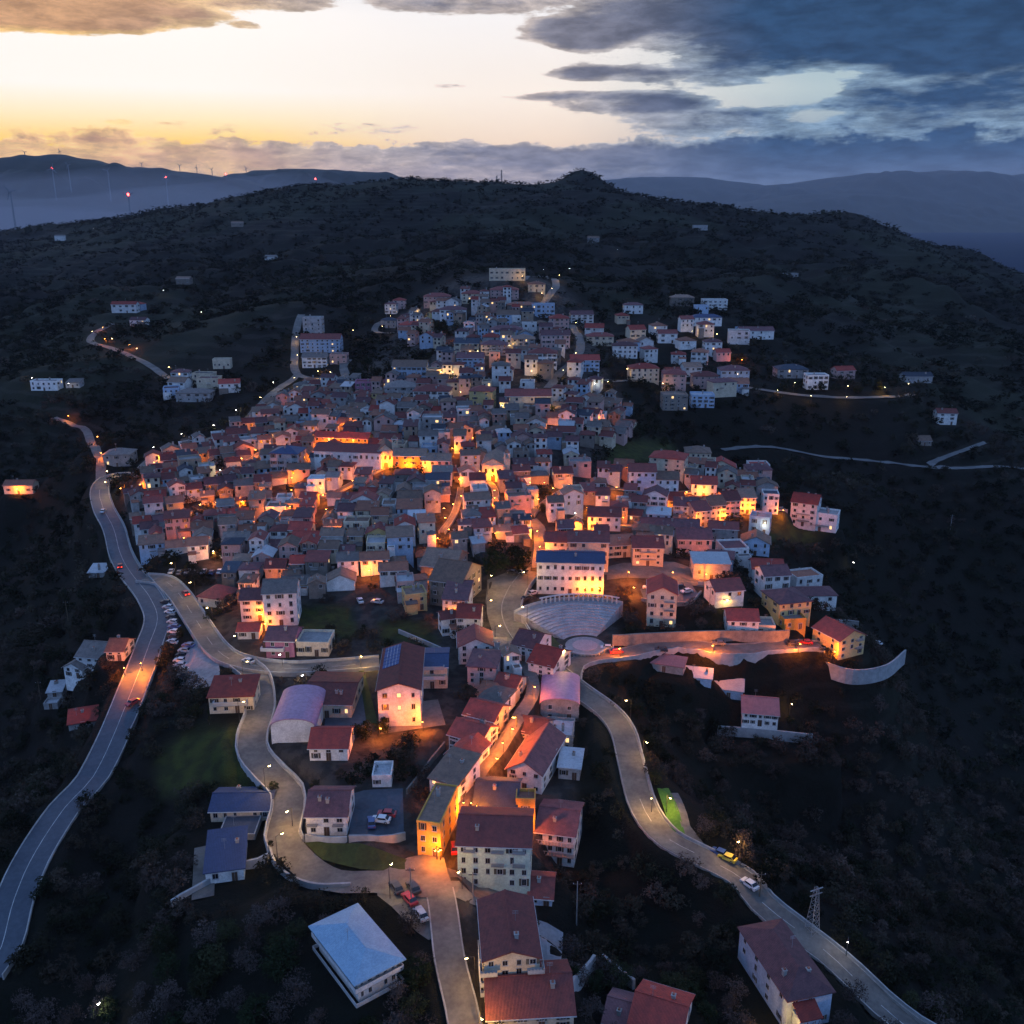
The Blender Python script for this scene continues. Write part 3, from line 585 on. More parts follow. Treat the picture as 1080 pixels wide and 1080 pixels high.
for i, (x, y, wp, hp, d, yw, rf, rk, wk, lb) in enumerate([(468, 846, 30, 21, 11, -26, 'shed', 'brown', 'white', 'white house with rough brown lean-to roof left of the orange street'), (484, 817, 27, 18, 9, -28, 'cross', 'maroon', 'white', 'white house with small dark red roof left of the orange street'),
        (490, 797, 34, 18, 9, -28, 'gable', 'maroon', 'white', 'white house with wide maroon roof and chimney left of the orange street'), (505, 775, 32, 18, 9, -26, 'gable', 'maroon', 'cream', 'cream house with low maroon roof and pale parapet near the glowing lane'),
        (518, 755, 26, 16, 8, -24, 'hip', 'grey', 'white', 'grey hip-roofed house near the top of the orange street'), (532, 741, 22, 16, 8, -24, 'gable', 'maroon', 'cream', 'maroon-roofed cream house beside the mauve garage'),
        (508, 722, 30, 18, 11, -8, 'hip', 'purple', 'pink', 'plum hip-roofed house below the sand-coloured lane'), (502, 700, 36, 18, 10, 4, 'cross', 'maroon', 'white', 'white gable-fronted house with maroon roof left of the sand-coloured lane'),
        (570, 718, 26, 17, 12, -28, 'gable', 'red', 'white', 'white house with pinkish red roof squeezed against the right road'), (552, 698, 24, 16, 11, -28, 'gable', 'purple', 'white', 'white house with dark plum roof squeezed against the right road'),
        (494, 672, 24, 20, 10, -4, 'gable', 'red', 'white', 'white house with blood-red roof left of the sand-coloured lane'), (480, 655, 26, 22, 12, -6, 'shed', 'purple', 'blue', 'blue-walled house with plum lean-to roof left of the sand-coloured lane'),
        (516, 748, 26, 14, 8, -12, 'hip', 'terracotta', 'cream', 'low terracotta-roofed cream house in the narrow upper lane'), (470, 640, 34, 26, 18, -20, 'gable', 'brown', 'stone', 'large brown-roofed stone house left of the big dark tree'), (462, 618, 36, 20, 16, -14, 'gable', 'brown', 'stone', 'broad brown double roof above the stone house left of the dark tree')]):
    S('house', x, y, wp, hp, d, yw, rf, rk, wk, 3, 3, lb, drop=6)
S('apartment_building', 522, 700, 22, 14, 8, 0, 'hip', 'grey', 'stone', 2, 2, 'small grey hip-roofed house wedged above the sand-coloured lane', 'house')
# school with solar panels
r = S('school', 422, 766, 44, 38, 24, 3, 'cross', 'maroon', 'white', 3, 3, 'white three-storey school with dark red roof and blue solar panels', 'school', rh=1.8, kind='w', top=0, drop=4)
w_ = HOUSES[-1]['w']; h_ = HOUSES[-1]['size'] / w_; ro = [c_ for c_ in r.children if c_.name.startswith('roof')][0]
m_sol = mat('solar_glass', (.03, .085, .22), .6, (.02, .06, .16), .5, 0, spec=.2)
for k in range(6):
    mb = MB(); sl_ = 1.8 / (w_ / 2); x0 = -w_ * .46; x1 = -.6; f_ = lambda x: h_ + 1.8 - abs(x) * sl_ + .36
    slab(mb, [(x0, -1 + k * 2.1, f_(x0)), (x1, -1 + k * 2.1, f_(x1)), (x1, .9 + k * 2.1, f_(x1)), (x0, .9 + k * 2.1, f_(x0))], .08, m_sol)
    for q in range(1, 5): xx = x0 + (x1 - x0) * q / 5; slab(mb, [(xx - .04, -1 + k * 2.1, f_(xx) + .02), (xx + .04, -1 + k * 2.1, f_(xx) + .02), (xx + .04, .9 + k * 2.1, f_(xx) + .02), (xx - .04, .9 + k * 2.1, f_(xx) + .02)], .05, M_frame)
    mb.build('solar_panel', ro)
S('school', 456, 726, 32, 22, 12, 2, 'gable', 'blue', 'cream', 2, 3, 'cream school wing with blue-panelled roof joined right of the white school', 'school', rh=1.2, top=0, balc=[(0, 3.4, 7, 1.2), (0, 6.4, 7, 1.2)], bkey='solid_balcony')
# sports hall group
S('sports_hall', 310, 783, 46, 16, 17, 2, 'barrel', 'lilac', 'white', 1, 3, 'white sports hall with a curved lilac barrel roof', 'sports hall', rh=2.4, top=0, ops=[], drop=3)
S('workshop', 345, 757, 52, 14, 18, -2, 'gable', 'maroon', 'cream', 1, 5, 'low workshop with a broad plum-red roof behind the barrel-roofed sports hall', 'workshop', rh=1.6, top=2, drop=3)
S('house', 245, 752, 46, 17, 9, 4, 'shed', 'red', 'cream', 2, 4, 'cream house with stepped red lean-to roofs between car park and road', balc=[(0, 3.2, 9, 1.6)], bkey='solid_balcony')
S('house', 249, 731, 40, 8, 6, 4, 'gable', 'red', 'cream', 1, 3, 'red-roofed upper wing behind the stepped red house', drop=2)
S('house', 347, 802, 40, 13, 10, 0, 'gable', 'red', 'white', 2, 3, 'white house with bright red gable roof right below the barrel-roofed hall')
S('house', 345, 881, 42, 20, 11, 0, 'gable', 'purple', 'white', 2, 3, 'white two-storey house with plum roof above the grassy roundabout', balc=[(-3, 3.0, 2.4, 1.1), (2.6, 3.0, 2.4, 1.1)])
S('house', 254, 866, 62, 11, 9, 2, 'gable', 'blue', 'cream', 1, 6, 'long low cream house with dark navy roof left of the sloping road', rh=1.6, top=1, drop=3)
S('barn', 238, 930, 38, 12, 12, 12, 'shed', 'blue', 'white', 1, 2, 'small white barn with dark navy lean-to roof below the long navy-roofed house', 'barn', rh=1.4, top=1, drop=5)
S('shed', 250, 886, 38, 5, 7, 2, 'flat', 'slate', 'grey', 1, 2, 'open dark shed between the two navy-roofed buildings', 'shed', rh=.3, top=0, ops=[])
S('garage', 403, 830, 20, 9, 6, 2, 'flat', 'light_metal', 'white', 1, 2, 'small white flat-roofed garage in the walled yard', 'garage', top=0)
S('house', 268, 655, 26, 22, 9, 3, 'gable', 'purple', 'white', 3, 2, 'narrow white house with purple roof just right of the terracotta hip-roofed house', drop=5)
S('apartment_building', 297, 660, 34, 34, 11, 6, 'gable', 'grey', 'white', 4, 3, 'tall white four-storey block with dark window column above the lawn', 'apartment building', kind='w', skip=.02, drop=5)
S('house', 222, 640, 28, 9, 10, -18, 'hip', 'maroon', 'cream', 1, 3, 'single-storey house with big dark red hip roof beside the ring road', rh=3.0)
S('garage', 262, 674, 22, 8, 6, 2, 'gable', 'red', 'white', 1, 2, 'tiny white garage with red roof under the tall white block', 'garage')
S('house', 296, 694, 30, 18, 10, -3, 'gable', 'purple', 'magenta', 2, 2, 'wine-red house with plum roof and white balcony above the ring road', balc=[(-2, 3.0, 7, 1.6)], bkey='solid_balcony')
S('house', 330, 692, 34, 12, 9, -2, 'flat', 'concrete', 'cream', 1, 4, 'low cream house with grey flat terrace right of the wine-red house')
# around the amphitheatre
r = S('town_hall', 601, 627, 70, 33, 12, -4, 'gable', 'blue', 'white', 3, 9, 'white three-storey town hall with blue roof above the amphitheatre', 'town hall', rh=1.6, kind='w', skip=.02, top=2)
S('apartment_building', 620, 606, 42, 34, 10, -3, 'gable', 'maroon', 'cream', 4, 4, 'cream block with deep red roof behind the town hall', 'apartment building', balc=[(0, 3, 8, 1.3), (0, 6, 8, 1.3), (0, 9, 8, 1.3)])
S('house', 589, 592, 28, 20, 10, -3, 'gable', 'maroon', 'white', 3, 4, 'white house with dark maroon roof left behind the town hall')
S('apartment_building', 697, 661, 30, 34, 12, -8, 'cross', 'red', 'cream', 4, 3, 'sand-coloured four-storey block with scarlet gable roof right of the amphitheatre', 'apartment building', balc=[(2.3, 3, 3.4, 1.1), (2.3, 6, 3.4, 1.1), (2.3, 9, 3.4, 1.1)], drop=5)
S('house', 783, 670, 32, 15, 9, -4, 'gable', 'red', 'white', 2, 3, 'white house with crimson gable roof above the lit lower road')
S('garage', 806, 670, 22, 8, 7, -4, 'flat', 'concrete', 'cream', 1, 2, 'low cream garage joined right of the crimson-roofed house', 'garage', top=0)
S('house', 838, 650, 36, 14, 12, 14, 'hip', 'purple', 'yellow', 2, 4, 'yellow two-storey house with plum hip roof above the lower road bend')
S('garage', 838, 664, 24, 9, 5, 8, 'flat', 'grey', 'ochre', 1, 2, 'yellowish terrace garage below the plum hip-roofed yellow house', 'garage', top=0)
r = S('house', 897, 693, 32, 20, 12, 26, 'cross', 'maroon', 'yellow', 3, 3, 'lone yellow three-storey house with dark red roof behind a curved wall', drop=6, balc=[(2.6, 3, 3, 1.2), (2.6, 5.8, 3, 1.2)])
S('house', 809, 617, 32, 16, 10, -6, 'gable', 'red', 'white', 2, 3, 'white house with bright red roof and four dark windows above the yellow house', drop=6)
S('workshop', 750, 612, 38, 17, 10, -3, 'shed', 'light_metal', 'grey', 1, 3, 'grey workshop with pale metal roof in the terraces right of the lit parking deck', 'workshop', top=0, rh=.8, drop=6)
S('house', 732, 586, 36, 17, 11, -3, 'gable', 'purple', 'pink', 2, 4, 'broad pinkish house with plum roof above the grey workshop')
S('house', 683, 597, 32, 19, 11, -2, 'gable', 'maroon', 'cream', 3, 3, 'cream balconied house with maroon roof and white skylight right of the town hall', balc=[(0, 2.8, 6, 1.2), (0, 5.6, 6, 1.2)])
S('house', 706, 566, 60, 10, 9, -8, 'gable', 'purple', 'blue', 1, 2, 'long low pale blue hall with purple roof', 'house')
S('house', 796, 586, 28, 13, 10, -14, 'cross', 'brown', 'blue', 2, 3, 'pale blue gable house with sandy brown roof above the bright red roof')
S('house', 800, 563, 20, 16, 8, -20, 'flat', 'concrete', 'blue', 2, 2, 'small pale blue flat-roofed cube on the grassy corner')
S('house', 762, 572, 30, 14, 8, -10, 'gable', 'maroon', 'grey', 2, 3, 'grey house with deep red roof under the curved orange row', drop=6)
S('apartment_building', 812, 542, 16, 19, 8, -8, 'flat', 'slate', 'white', 3, 3, 'slim white tower house at the right end of the curved orange row', 'apartment building', kind='w', top=0)
for i, (x, y, yw, wk, lb) in enumerate([(741, 556, 18, 'grey', 'first, leftmost house of the curved orange-lit terrace'), (757, 550, 14, 'cream', 'second house of the curved orange-lit terrace'), (772, 545, 10, 'pink', 'third, middle house of the curved orange-lit terrace'), (788, 542, 4, 'cream', 'fourth house of the curved orange-lit terrace')]):
    S('house', x, y, 17, 17, 11, yw, 'gable', ['maroon', 'terracotta', 'maroon', 'brown'][i], wk, 3, 3, lb, skip=.02)
r = S('apartment_building', 846, 555, 24, 24, 12, -26, 'gable', 'red', 'white', 4, 3, 'white stepped block with reddish roof alone on the right edge of town', 'apartment building', drop=9, kind='w', skip=0, balc=[(0, 3, 6, 1.2), (0, 6, 6, 1.2)])
S('house', 864, 560, 30, 17, 9, -26, 'flat', 'concrete', 'white', 2, 3, 'lower terraced wing of the white stepped block', drop=9, balc=[(0, 3, 8, 1.6)])
r = S('apartment_building', 702, 503, 34, 19, 12, -20, 'hip', 'red', 'cream', 4, 3, 'tall sand-coloured block with red hip roof beside the green field', 'apartment building', kind='w', skip=0)
S('house', 736, 490, 26, 12, 12, -6, 'hip', 'brown', 'cream', 2, 5, 'cream house with low sandy hip roof right of the red hip-roofed block')
S('house', 760, 502, 30, 9, 9, -10, 'cross', 'red', 'cream', 2, 4, 'low pinkish house with small red dormer at the upper right edge')
for x, y, wp, hp, yw, rf, rk, wk, lb in [(677, 520, 28, 22, -3, 'gable', 'maroon', 'blue', 'pale blue three-storey house with narrow maroon roof left of the red hip-roofed block'), (637, 560, 34, 15, -4, 'gable', 'maroon', 'white', 'white many-windowed house with long maroon roof in the right quarter'), (700, 520, 30, 14, -5, 'gable', 'brown', 'white', 'white house with brown roof and bright yellow lamp on its wall'),
        (722, 552, 24, 18, -12, 'gable', 'purple', 'blue', 'light blue house with twin purple gables right of the low hall'), (694, 556, 24, 13, -10, 'hip', 'light_metal', 'blue', 'small pale blue house joined left of the twin purple gables'), (742, 525, 26, 14, -8, 'gable', 'red', 'blue', 'light blue house with red roof beside the yellow lamps'), (655, 588, 30, 13, 10, 'gable', 'terracotta', 'cream', 'cream L-shaped house with terracotta roof above the town hall'),
        (704, 540, 34, 12, -3, 'gable', 'red', 'pink', 'wide low pink house with red roof under the white brown-roofed house')]:
    S('house', x, y, wp, hp, 10, yw, rf, rk, wk, 2 if hp < 16 else 3, max(2, wp // 7), lb)
# old centre
r = S('convent', 367, 497, 72, 20, 14, -9, 'gable', 'maroon', 'white', 2, 12, 'long white hall with a row of arched dark windows and maroon roof', 'hall', rh=2.2, kind='w', skip=.2, start=1, top=0)
def church(x, y, wpx, hpx, d, yaw, lb, wk='cream'):
    r = S('church', x, y, wpx, hpx, d, yaw, 'cross', 'brown', wk, 2, 2, lb, 'church', rh=2.6, top=0, ops=[], drop=3)
    hw = HOUSES[-1]; w = hw['w']; h = hw['size'] / w; a = w / 2
    mb = MB()
    for xx in (-a, -a * .42, a * .42, a): mb.box(xx - .28, xx + .28, -d / 2 - .22, -d / 2 + .01, 0, h, M_rail)
    mb.box(-a - .4, a + .4, -d / 2 - .34, -d / 2 + .012, h - .4, h, M_rail)
    mb.build('facade_trim', r)
    n = 10; mb = MB(); vs = [(-.9, 0), (.9, 0)] + [(.9 * math.cos(math.pi * k / n), 2.4 + .9 * math.sin(math.pi * k / n)) for k in range(n + 1)]
    mb.add([(p[0], -d / 2 - .06, p[1]) for p in vs], [tuple(range(len(vs)))], M_door); mb.build('door', r)
    for xx in (-a * .68, a * .68, 0):
        mb = MB(); mb.add([(p[0] * .6 + xx, -d / 2 - .05, p[1] * .6 + h * .5) for p in vs], [tuple(range(len(vs)))], M_pane); mb.build('window', r)
    mb = MB(); tx = a + 1.4; mb.box(tx - 1.3, tx + 1.3, -d / 2 + 1, -d / 2 + 3.6, -3, h + 2.4, WM[wk])
    for sx in (-1, 1):
        for sy in (0, 1): mb.box(tx + sx * 1.0 - .3, tx + sx * 1.0 + .3, -d / 2 + 1.0 + sy * 2.0, -d / 2 + 1.6 + sy * 2.0, h + 2.4, h + 4.4, WM[wk])
    mb.box(tx - 1.4, tx + 1.4, -d / 2 + .9, -d / 2 + 3.7, h + 4.4, h + 4.7, M_rail)
    mb.add([(tx - 1.2, -d / 2 + 1.1, h + 4.7), (tx + 1.2, -d / 2 + 1.1, h + 4.7), (tx + 1.2, -d / 2 + 3.5, h + 4.7), (tx - 1.2, -d / 2 + 3.5, h + 4.7), (tx, -d / 2 + 2.3, h + 6.6)], [(0, 1, 4), (1, 2, 4), (2, 3, 4), (3, 0, 4)], RM['brown'])
    mb.build('bell_tower', r)
church(520, 508, 22, 18, 18, -4, 'orange-lit church with gabled front and small bell tower')
church(407, 495, 14, 20, 13, 8, 'narrow brightly lit church front right of the long white hall')
for x, y, wp, hp, d, yw, rf, rk, wk, fl, cl, lb, ct in [
    (360, 472, 58, 10, 8, -9, 'gable', 'red', 'ochre', 2, 9, 'long ochre row glowing orange behind the white hall', 'house'),
    (301, 505, 30, 26, 12, -6, 'hip', 'blue', 'grey', 4, 4, 'grey four-storey block with blue flat hip roof left of the white hall', 'apartment building'),
    (432, 497, 34, 16, 9, -4, 'gable', 'brown', 'ochre', 3, 4, 'ochre house front brightly lit on the main square', 'house'), (460, 499, 30, 13, 9, -2, 'gable', 'brown', 'pink', 2, 4, 'pinkish house front at the right of the lit square', 'house'),
    (507, 433, 24, 20, 11, -10, 'hip', 'maroon', 'yellow', 4, 2, 'pale yellow five-storey tower block with maroon roof', 'apartment building'), (557, 432, 48, 14, 11, 0, 'gable', 'maroon', 'cream', 2, 6, 'long cream school with maroon roof between two yellow lamps', 'school'),
    (455, 427, 38, 14, 13, -4, 'hip', 'maroon', 'white', 3, 6, 'white block with vertical pale stripes and maroon hip roof', 'apartment building'), (422, 422, 32, 13, 14, 4, 'hip', 'grey', 'grey', 3, 4, 'grey shallow-hip house in the middle of the upper town', 'house'),
    (392, 414, 34, 10, 9, 2, 'flat', 'maroon', 'magenta', 2, 6, 'dark crimson flat block below the small wood', 'apartment building'), (432, 403, 36, 16, 12, -3, 'gable', 'brown', 'blue', 3, 7, 'pale blue three-storey block under the small dark wood', 'apartment building'),
    (338, 372, 42, 14, 13, 0, 'gable', 'maroon', 'blue', 4, 8, 'long pale blue four-storey block on the left hillside', 'apartment building'), (330, 354, 20, 18, 10, 0, 'flat', 'concrete', 'grey', 4, 3, 'grey tower block behind the long pale blue block', 'apartment building'),
    (332, 388, 26, 11, 10, 0, 'gable', 'grey', 'white', 3, 5, 'white block just below the long pale blue block', 'apartment building'), (357, 384, 18, 9, 9, 0, 'flat', 'brown', 'pink', 2, 3, 'pinkish low house right below the long pale blue block', 'house'),
    (535, 296, 38, 11, 14, 0, 'flat', 'maroon', 'cream', 2, 7, 'wide cream building alone at the top of the town', 'hall'),
    (412, 331, 12, 10, 9, -4, 'hip', 'purple', 'white', 3, 3, 'white house at the top left of the hill beside the serpentine road', 'house'), (421, 326, 13, 9, 9, 0, 'hip', 'red', 'pink', 3, 2, 'pink house with red hip roof at the top left of the hill', 'house'),
    (461, 325, 28, 12, 12, 0, 'hip', 'maroon', 'pink', 3, 6, 'crimson-pink block high in the upper town', 'apartment building'), (478, 340, 28, 13, 12, 2, 'hip', 'purple', 'white', 3, 5, 'white block with purple roof right below the crimson-pink block', 'apartment building'),
    (498, 320, 22, 10, 11, 0, 'hip', 'maroon', 'cream', 3, 4, 'cream house with maroon hip roof and warm lit front in the top row', 'house'), (532, 316, 30, 10, 11, 0, 'hip', 'maroon', 'pink', 3, 6, 'long pink block with maroon hip roof under the hilltop building', 'apartment building'),
    (550, 330, 30, 8, 10, 0, 'hip', 'terracotta', 'stone', 2, 5, 'stone-coloured house with terracotta roof above the white-blue block', 'house'), (566, 308, 18, 8, 9, 0, 'hip', 'terracotta', 'cream', 2, 3, 'floodlit cream house beside the summit road', 'house'),
    (573, 335, 24, 13, 10, 0, 'flat', 'concrete', 'blue', 3, 5, 'white-blue flat-roofed block beside the summit road', 'apartment building'), (590, 352, 20, 16, 11, 2, 'hip', 'red', 'pink', 4, 4, 'pink four-storey block with red hip roof beside the upper street', 'apartment building'),
    (586, 368, 30, 14, 11, 2, 'gable', 'purple', 'pink', 3, 6, 'wide mauve-pink balconied block left of the upper street', 'apartment building'), (572, 388, 30, 15, 11, -4, 'hip', 'maroon', 'white', 3, 6, 'white balconied block with maroon hip roof and yellow lamp below', 'apartment building'),
    (536, 344, 24, 12, 11, 0, 'gable', 'brown', 'blue', 3, 5, 'pale blue windowed block in the middle of the upper town', 'apartment building'), (534, 360, 34, 12, 11, 0, 'hip', 'purple', 'blue', 3, 7, 'long lavender block with rows of windows in the upper town', 'apartment building'),
    (496, 392, 28, 14, 11, -2, 'gable', 'purple', 'blue', 4, 5, 'bright blue-white balconied block right of the yellow path', 'apartment building'), (492, 372, 26, 10, 10, -8, 'gable', 'slate', 'cream', 2, 4, 'cream house with black roof and lit end wall beside the yellow path', 'house'),
    (521, 375, 28, 11, 11, 0, 'hip', 'purple', 'grey', 3, 5, 'grey-violet block with purple hip roof in the upper town', 'apartment building'), (552, 372, 24, 14, 11, 0, 'hip', 'brown', 'grey', 4, 4, 'grey four-storey block with brown roof beside the yellow lamp', 'apartment building'),
    (434, 352, 26, 9, 11, 0, 'hip', 'red', 'pink', 2, 4, 'pink house with wide red roof below the serpentine road', 'house'), (410, 346, 16, 8, 9, 0, 'hip', 'slate', 'grey', 2, 3, 'dark grey house inside the serpentine road', 'house'),
    (617, 392, 30, 12, 10, 0, 'gable', 'red', 'blue', 3, 6, 'long blue balconied block with red roof right of the upper street', 'apartment building'), (614, 341, 24, 9, 10, 6, 'gable', 'purple', 'white', 3, 4, 'white block with purple roof at the top of the upper street', 'apartment building'),
    (668, 331, 20, 9, 9, 0, 'hip', 'purple', 'white', 2, 3, 'white house alone on the dark slope right of the summit', 'house'), (720, 323, 24, 9, 10, 0, 'hip', 'brown', 'stone', 2, 4, 'brownish house at the top of the right-hand hamlet', 'house'),
    (754, 327, 26, 10, 10, 0, 'flat', 'concrete', 'white', 3, 5, 'white two-tier house at the top right of the hamlet', 'house'), (745, 344, 32, 9, 10, 0, 'hip', 'blue', 'white', 2, 6, 'white house with blue roof and bright terrace in the hamlet', 'house'),
    (704, 362, 20, 10, 9, 0, 'gable', 'maroon', 'white', 2, 2, 'small white house with maroon roof alone between upper street and hamlet', 'house'), (798, 358, 36, 9, 10, 2, 'gable', 'purple', 'white', 2, 4, 'long house with purple roof on the far right of the hamlet', 'house'),
    (659, 378, 26, 13, 10, -2, 'hip', 'purple', 'white', 3, 5, 'white three-storey villa right of the upper street', 'house'), (681, 372, 16, 12, 9, 2, 'cross', 'brown', 'white', 2, 2, 'white gable-fronted house beside the three-storey villa', 'house'),
    (633, 365, 28, 10, 10, 0, 'hip', 'maroon', 'cream', 2, 4, 'rounded cream house with dark terrace right of the upper street', 'house'), (752, 375, 18, 14, 10, 0, 'hip', 'purple', 'white', 3, 3, 'tall white house with lit side wall below the hamlet', 'house'),
    (680, 403, 30, 14, 12, 4, 'hip', 'red', 'cream', 3, 5, 'cream villa with red hip roof on the terrace road', 'villa'), (711, 412, 24, 17, 11, -4, 'hip', 'maroon', 'pink', 4, 3, 'brown-pink tall block on the terrace road', 'apartment building'),
    (744, 410, 26, 13, 11, 0, 'hip', 'maroon', 'pink', 3, 4, 'pink balconied block with maroon hip roof on the terrace road', 'apartment building'), (775, 402, 30, 11, 12, 0, 'hip', 'purple', 'blue', 2, 5, 'blue-grey villa with purple hip roof under the orange lamp', 'villa'),
    (712, 433, 26, 15, 11, 0, 'flat', 'brown', 'stone', 4, 4, 'sandy balconied block just below the terrace road', 'apartment building'), (741, 430, 24, 12, 10, -4, 'flat', 'light_metal', 'blue', 3, 4, 'light blue block joined right of the sandy balconied block', 'apartment building'),
    (836, 399, 32, 9, 13, 0, 'hip', 'slate', 'grey', 2, 4, 'grey villa with dark hip roof at the far right of the terrace road', 'villa'), (862, 411, 22, 14, 9, 0, 'flat', 'concrete', 'white', 3, 4, 'white balconied house on the far right of the terrace road', 'house'),
    (892, 400, 20, 9, 9, 10, 'gable', 'red', 'pink', 2, 2, 'pinkish house with red roof at the right end of the terrace road', 'house'), (968, 404, 30, 7, 9, 0, 'gable', 'slate', 'grey', 1, 3, 'dark low shed on the far right hillside', 'shed'), (998, 448, 20, 12, 9, -6, 'gable', 'maroon', 'white', 3, 2, 'white house alone far out on the right hillside', 'house'),
    (47, 412, 28, 9, 9, 0, 'flat', 'concrete', 'white', 2, 5, 'white two-tier house alone on the left hillside', 'house'), (131, 330, 26, 9, 9, 0, 'gable', 'red', 'white', 2, 4, 'whitish house with red roof at the top of the left hill road', 'house'),
    (190, 402, 18, 9, 9, 4, 'hip', 'purple', 'white', 2, 3, 'white house left of the small hamlet on the left slope', 'house'), (214, 405, 22, 10, 8, -4, 'flat', 'slate', 'cream', 2, 3, 'cream house front lit yellow in the left-slope hamlet', 'house'), (204, 424, 36, 9, 11, 0, 'hip', 'grey', 'grey', 2, 4, 'grey low farmhouse below the left-slope hamlet', 'farmhouse'),
    (234, 389, 18, 9, 7, 4, 'flat', 'concrete', 'cream', 1, 4, 'small cream cube house standing right of the left-slope hamlet', 'house'), (124, 492, 28, 12, 12, 4, 'hip', 'grey', 'grey', 2, 3, 'grey hip-roofed house inside the left road bend', 'house'), (20, 521, 30, 9, 8, 2, 'gable', 'terracotta', 'cream', 1, 3, 'low cream house lit orange at the left edge of the picture', 'house'),
    (100, 706, 40, 12, 12, -10, 'gable', 'grey', 'white', 2, 4, 'pale grey-roofed house just left of the orange-lit highway', 'house'), (78, 715, 22, 10, 9, -16, 'cross', 'grey', 'white', 2, 2, 'small white gable house below the grey-roofed highway house', 'house'), (122, 697, 18, 10, 9, 0, 'gable', 'terracotta', 'cream', 2, 2, 'terracotta-roofed house touching the orange-lit highway', 'house'),
    (58, 735, 14, 5, 6, 10, 'shed', 'light_metal', 'grey', 1, 1, 'small pale metal shed on the dark slope below the highway houses', 'shed'), (88, 768, 26, 6, 7, 20, 'shed', 'red', 'grey', 1, 1, 'low shed with dull red roof beside the blue highway', 'shed'), (54, 748, 14, 4, 6, 6, 'flat', 'light_metal', 'grey', 1, 1, 'tiny pale flat shed in the fields left of the highway', 'shed'),
    (104, 609, 20, 5, 7, 4, 'shed', 'light_metal', 'grey', 1, 1, 'small metal shed at the left foot of the road junction', 'shed'),
    (801, 766, 36, 13, 11, -10, 'gable', 'pink', 'white', 2, 5, 'white house with pink roof alone on a walled terrace in the right valley', 'house'), (768, 737, 28, 9, 6, -14, 'shed', 'light_metal', 'blue', 1, 1, 'long pale shed leading up to the pink-roofed valley house', 'shed'), (736, 724, 26, 9, 5, -14, 'shed', 'light_metal', 'blue', 1, 1, 'narrow pale blue shed halfway down the terraces', 'shed'), (700, 709, 38, 8, 5, -20, 'shed', 'pink', 'grey', 1, 1, 'longest narrow shed at the top of the terraces below the lit wall', 'shed'),
    (570, 955, 24, 8, 8, -6, 'gable', 'maroon', 'blue', 1, 2, 'little pale blue hut with dark red roof right of the red gable block', 'hut'),
    (688, 1108, 50, 14, 12, -22, 'gable', 'red', 'white', 2, 3, 'white house with vivid red gable roof at the bottom edge', 'house'), (652, 1090, 30, 8, 8, -20, 'gable', 'pink', 'white', 1, 2, 'pink-roofed wing left of the vivid red roof at the bottom', 'house'),
    ]:
    S({'apartment building': 'apartment_building'}.get(ct, ct), x, y, wp, hp, d, yw, rf, rk, wk, fl, cl, lb, ct, drop=6, skip=.06)
r = S('house', 851, 1083, 50, 32, 19, 14, 'hip', 'purple', 'blue', 3, 3, 'large house with plum hip roof beside the bottom right road', rh=2.6, drop=8)
w_ = HOUSES[-1]['w']
mb = MB(); slab(mb, [(-w_ * .4, -12.8, 5.2), (w_ * .1, -12.8, 5.2), (w_ * .1, -9.4, 6.6), (-w_ * .4, -9.4, 6.6)], .2, RM['red']); mb.box(-w_ * .38, w_ * .08, -12.4, -9.6, -6, 4.9, WM['blue']); mb.build('porch', r)
for x, y, wp, hp, rf, rk, wk, lb in [(193, 300, 15, 6, 'gable', 'brown', 'stone', 'dim farmhouse on the dark hillside above the left hill road'), (285, 275, 12, 4, 'gable', 'grey', 'white', 'tiny pale farmhouse high on the dark left hillside'), (738, 243, 15, 5, 'flat', 'concrete', 'grey', 'pale low farm building near the right skyline'), (626, 256, 12, 5, 'gable', 'brown', 'grey', 'dim farm shed below the rocky knoll of the ridge'), (63, 254, 10, 5, 'gable', 'grey', 'white', 'small whitish farmhouse near the left skyline'), (250, 239, 12, 4, 'gable', 'brown', 'stone', 'tiny stone farmhouse below the left part of the ridge'),
        (835, 293, 14, 4, 'flat', 'concrete', 'grey', 'low grey farm building on the upper right hillside'), (77, 409, 14, 5, 'shed', 'grey', 'grey', 'dim shed right of the lone white left hillside house'), (975, 470, 14, 5, 'gable', 'brown', 'stone', 'dim stone barn below the lone white house on the right')]:
    S('farmhouse', x, y, wp, hp, 9, random.uniform(-15, 15), rf, rk, wk, 1, 3, lb, 'farmhouse', top=0)
gv = G(806, 766)
for x, y in ((770, 784), (800, 788), (832, 790), (858, 790)):
    d_ = raydir(x, y); k_ = (gv.z - 3 - CAMZ) / d_[2]; pad(d_[0] * k_, d_[1] * k_, gv.z - 4.2, 7.5, 3)
NSPEC = len(HOUSES)

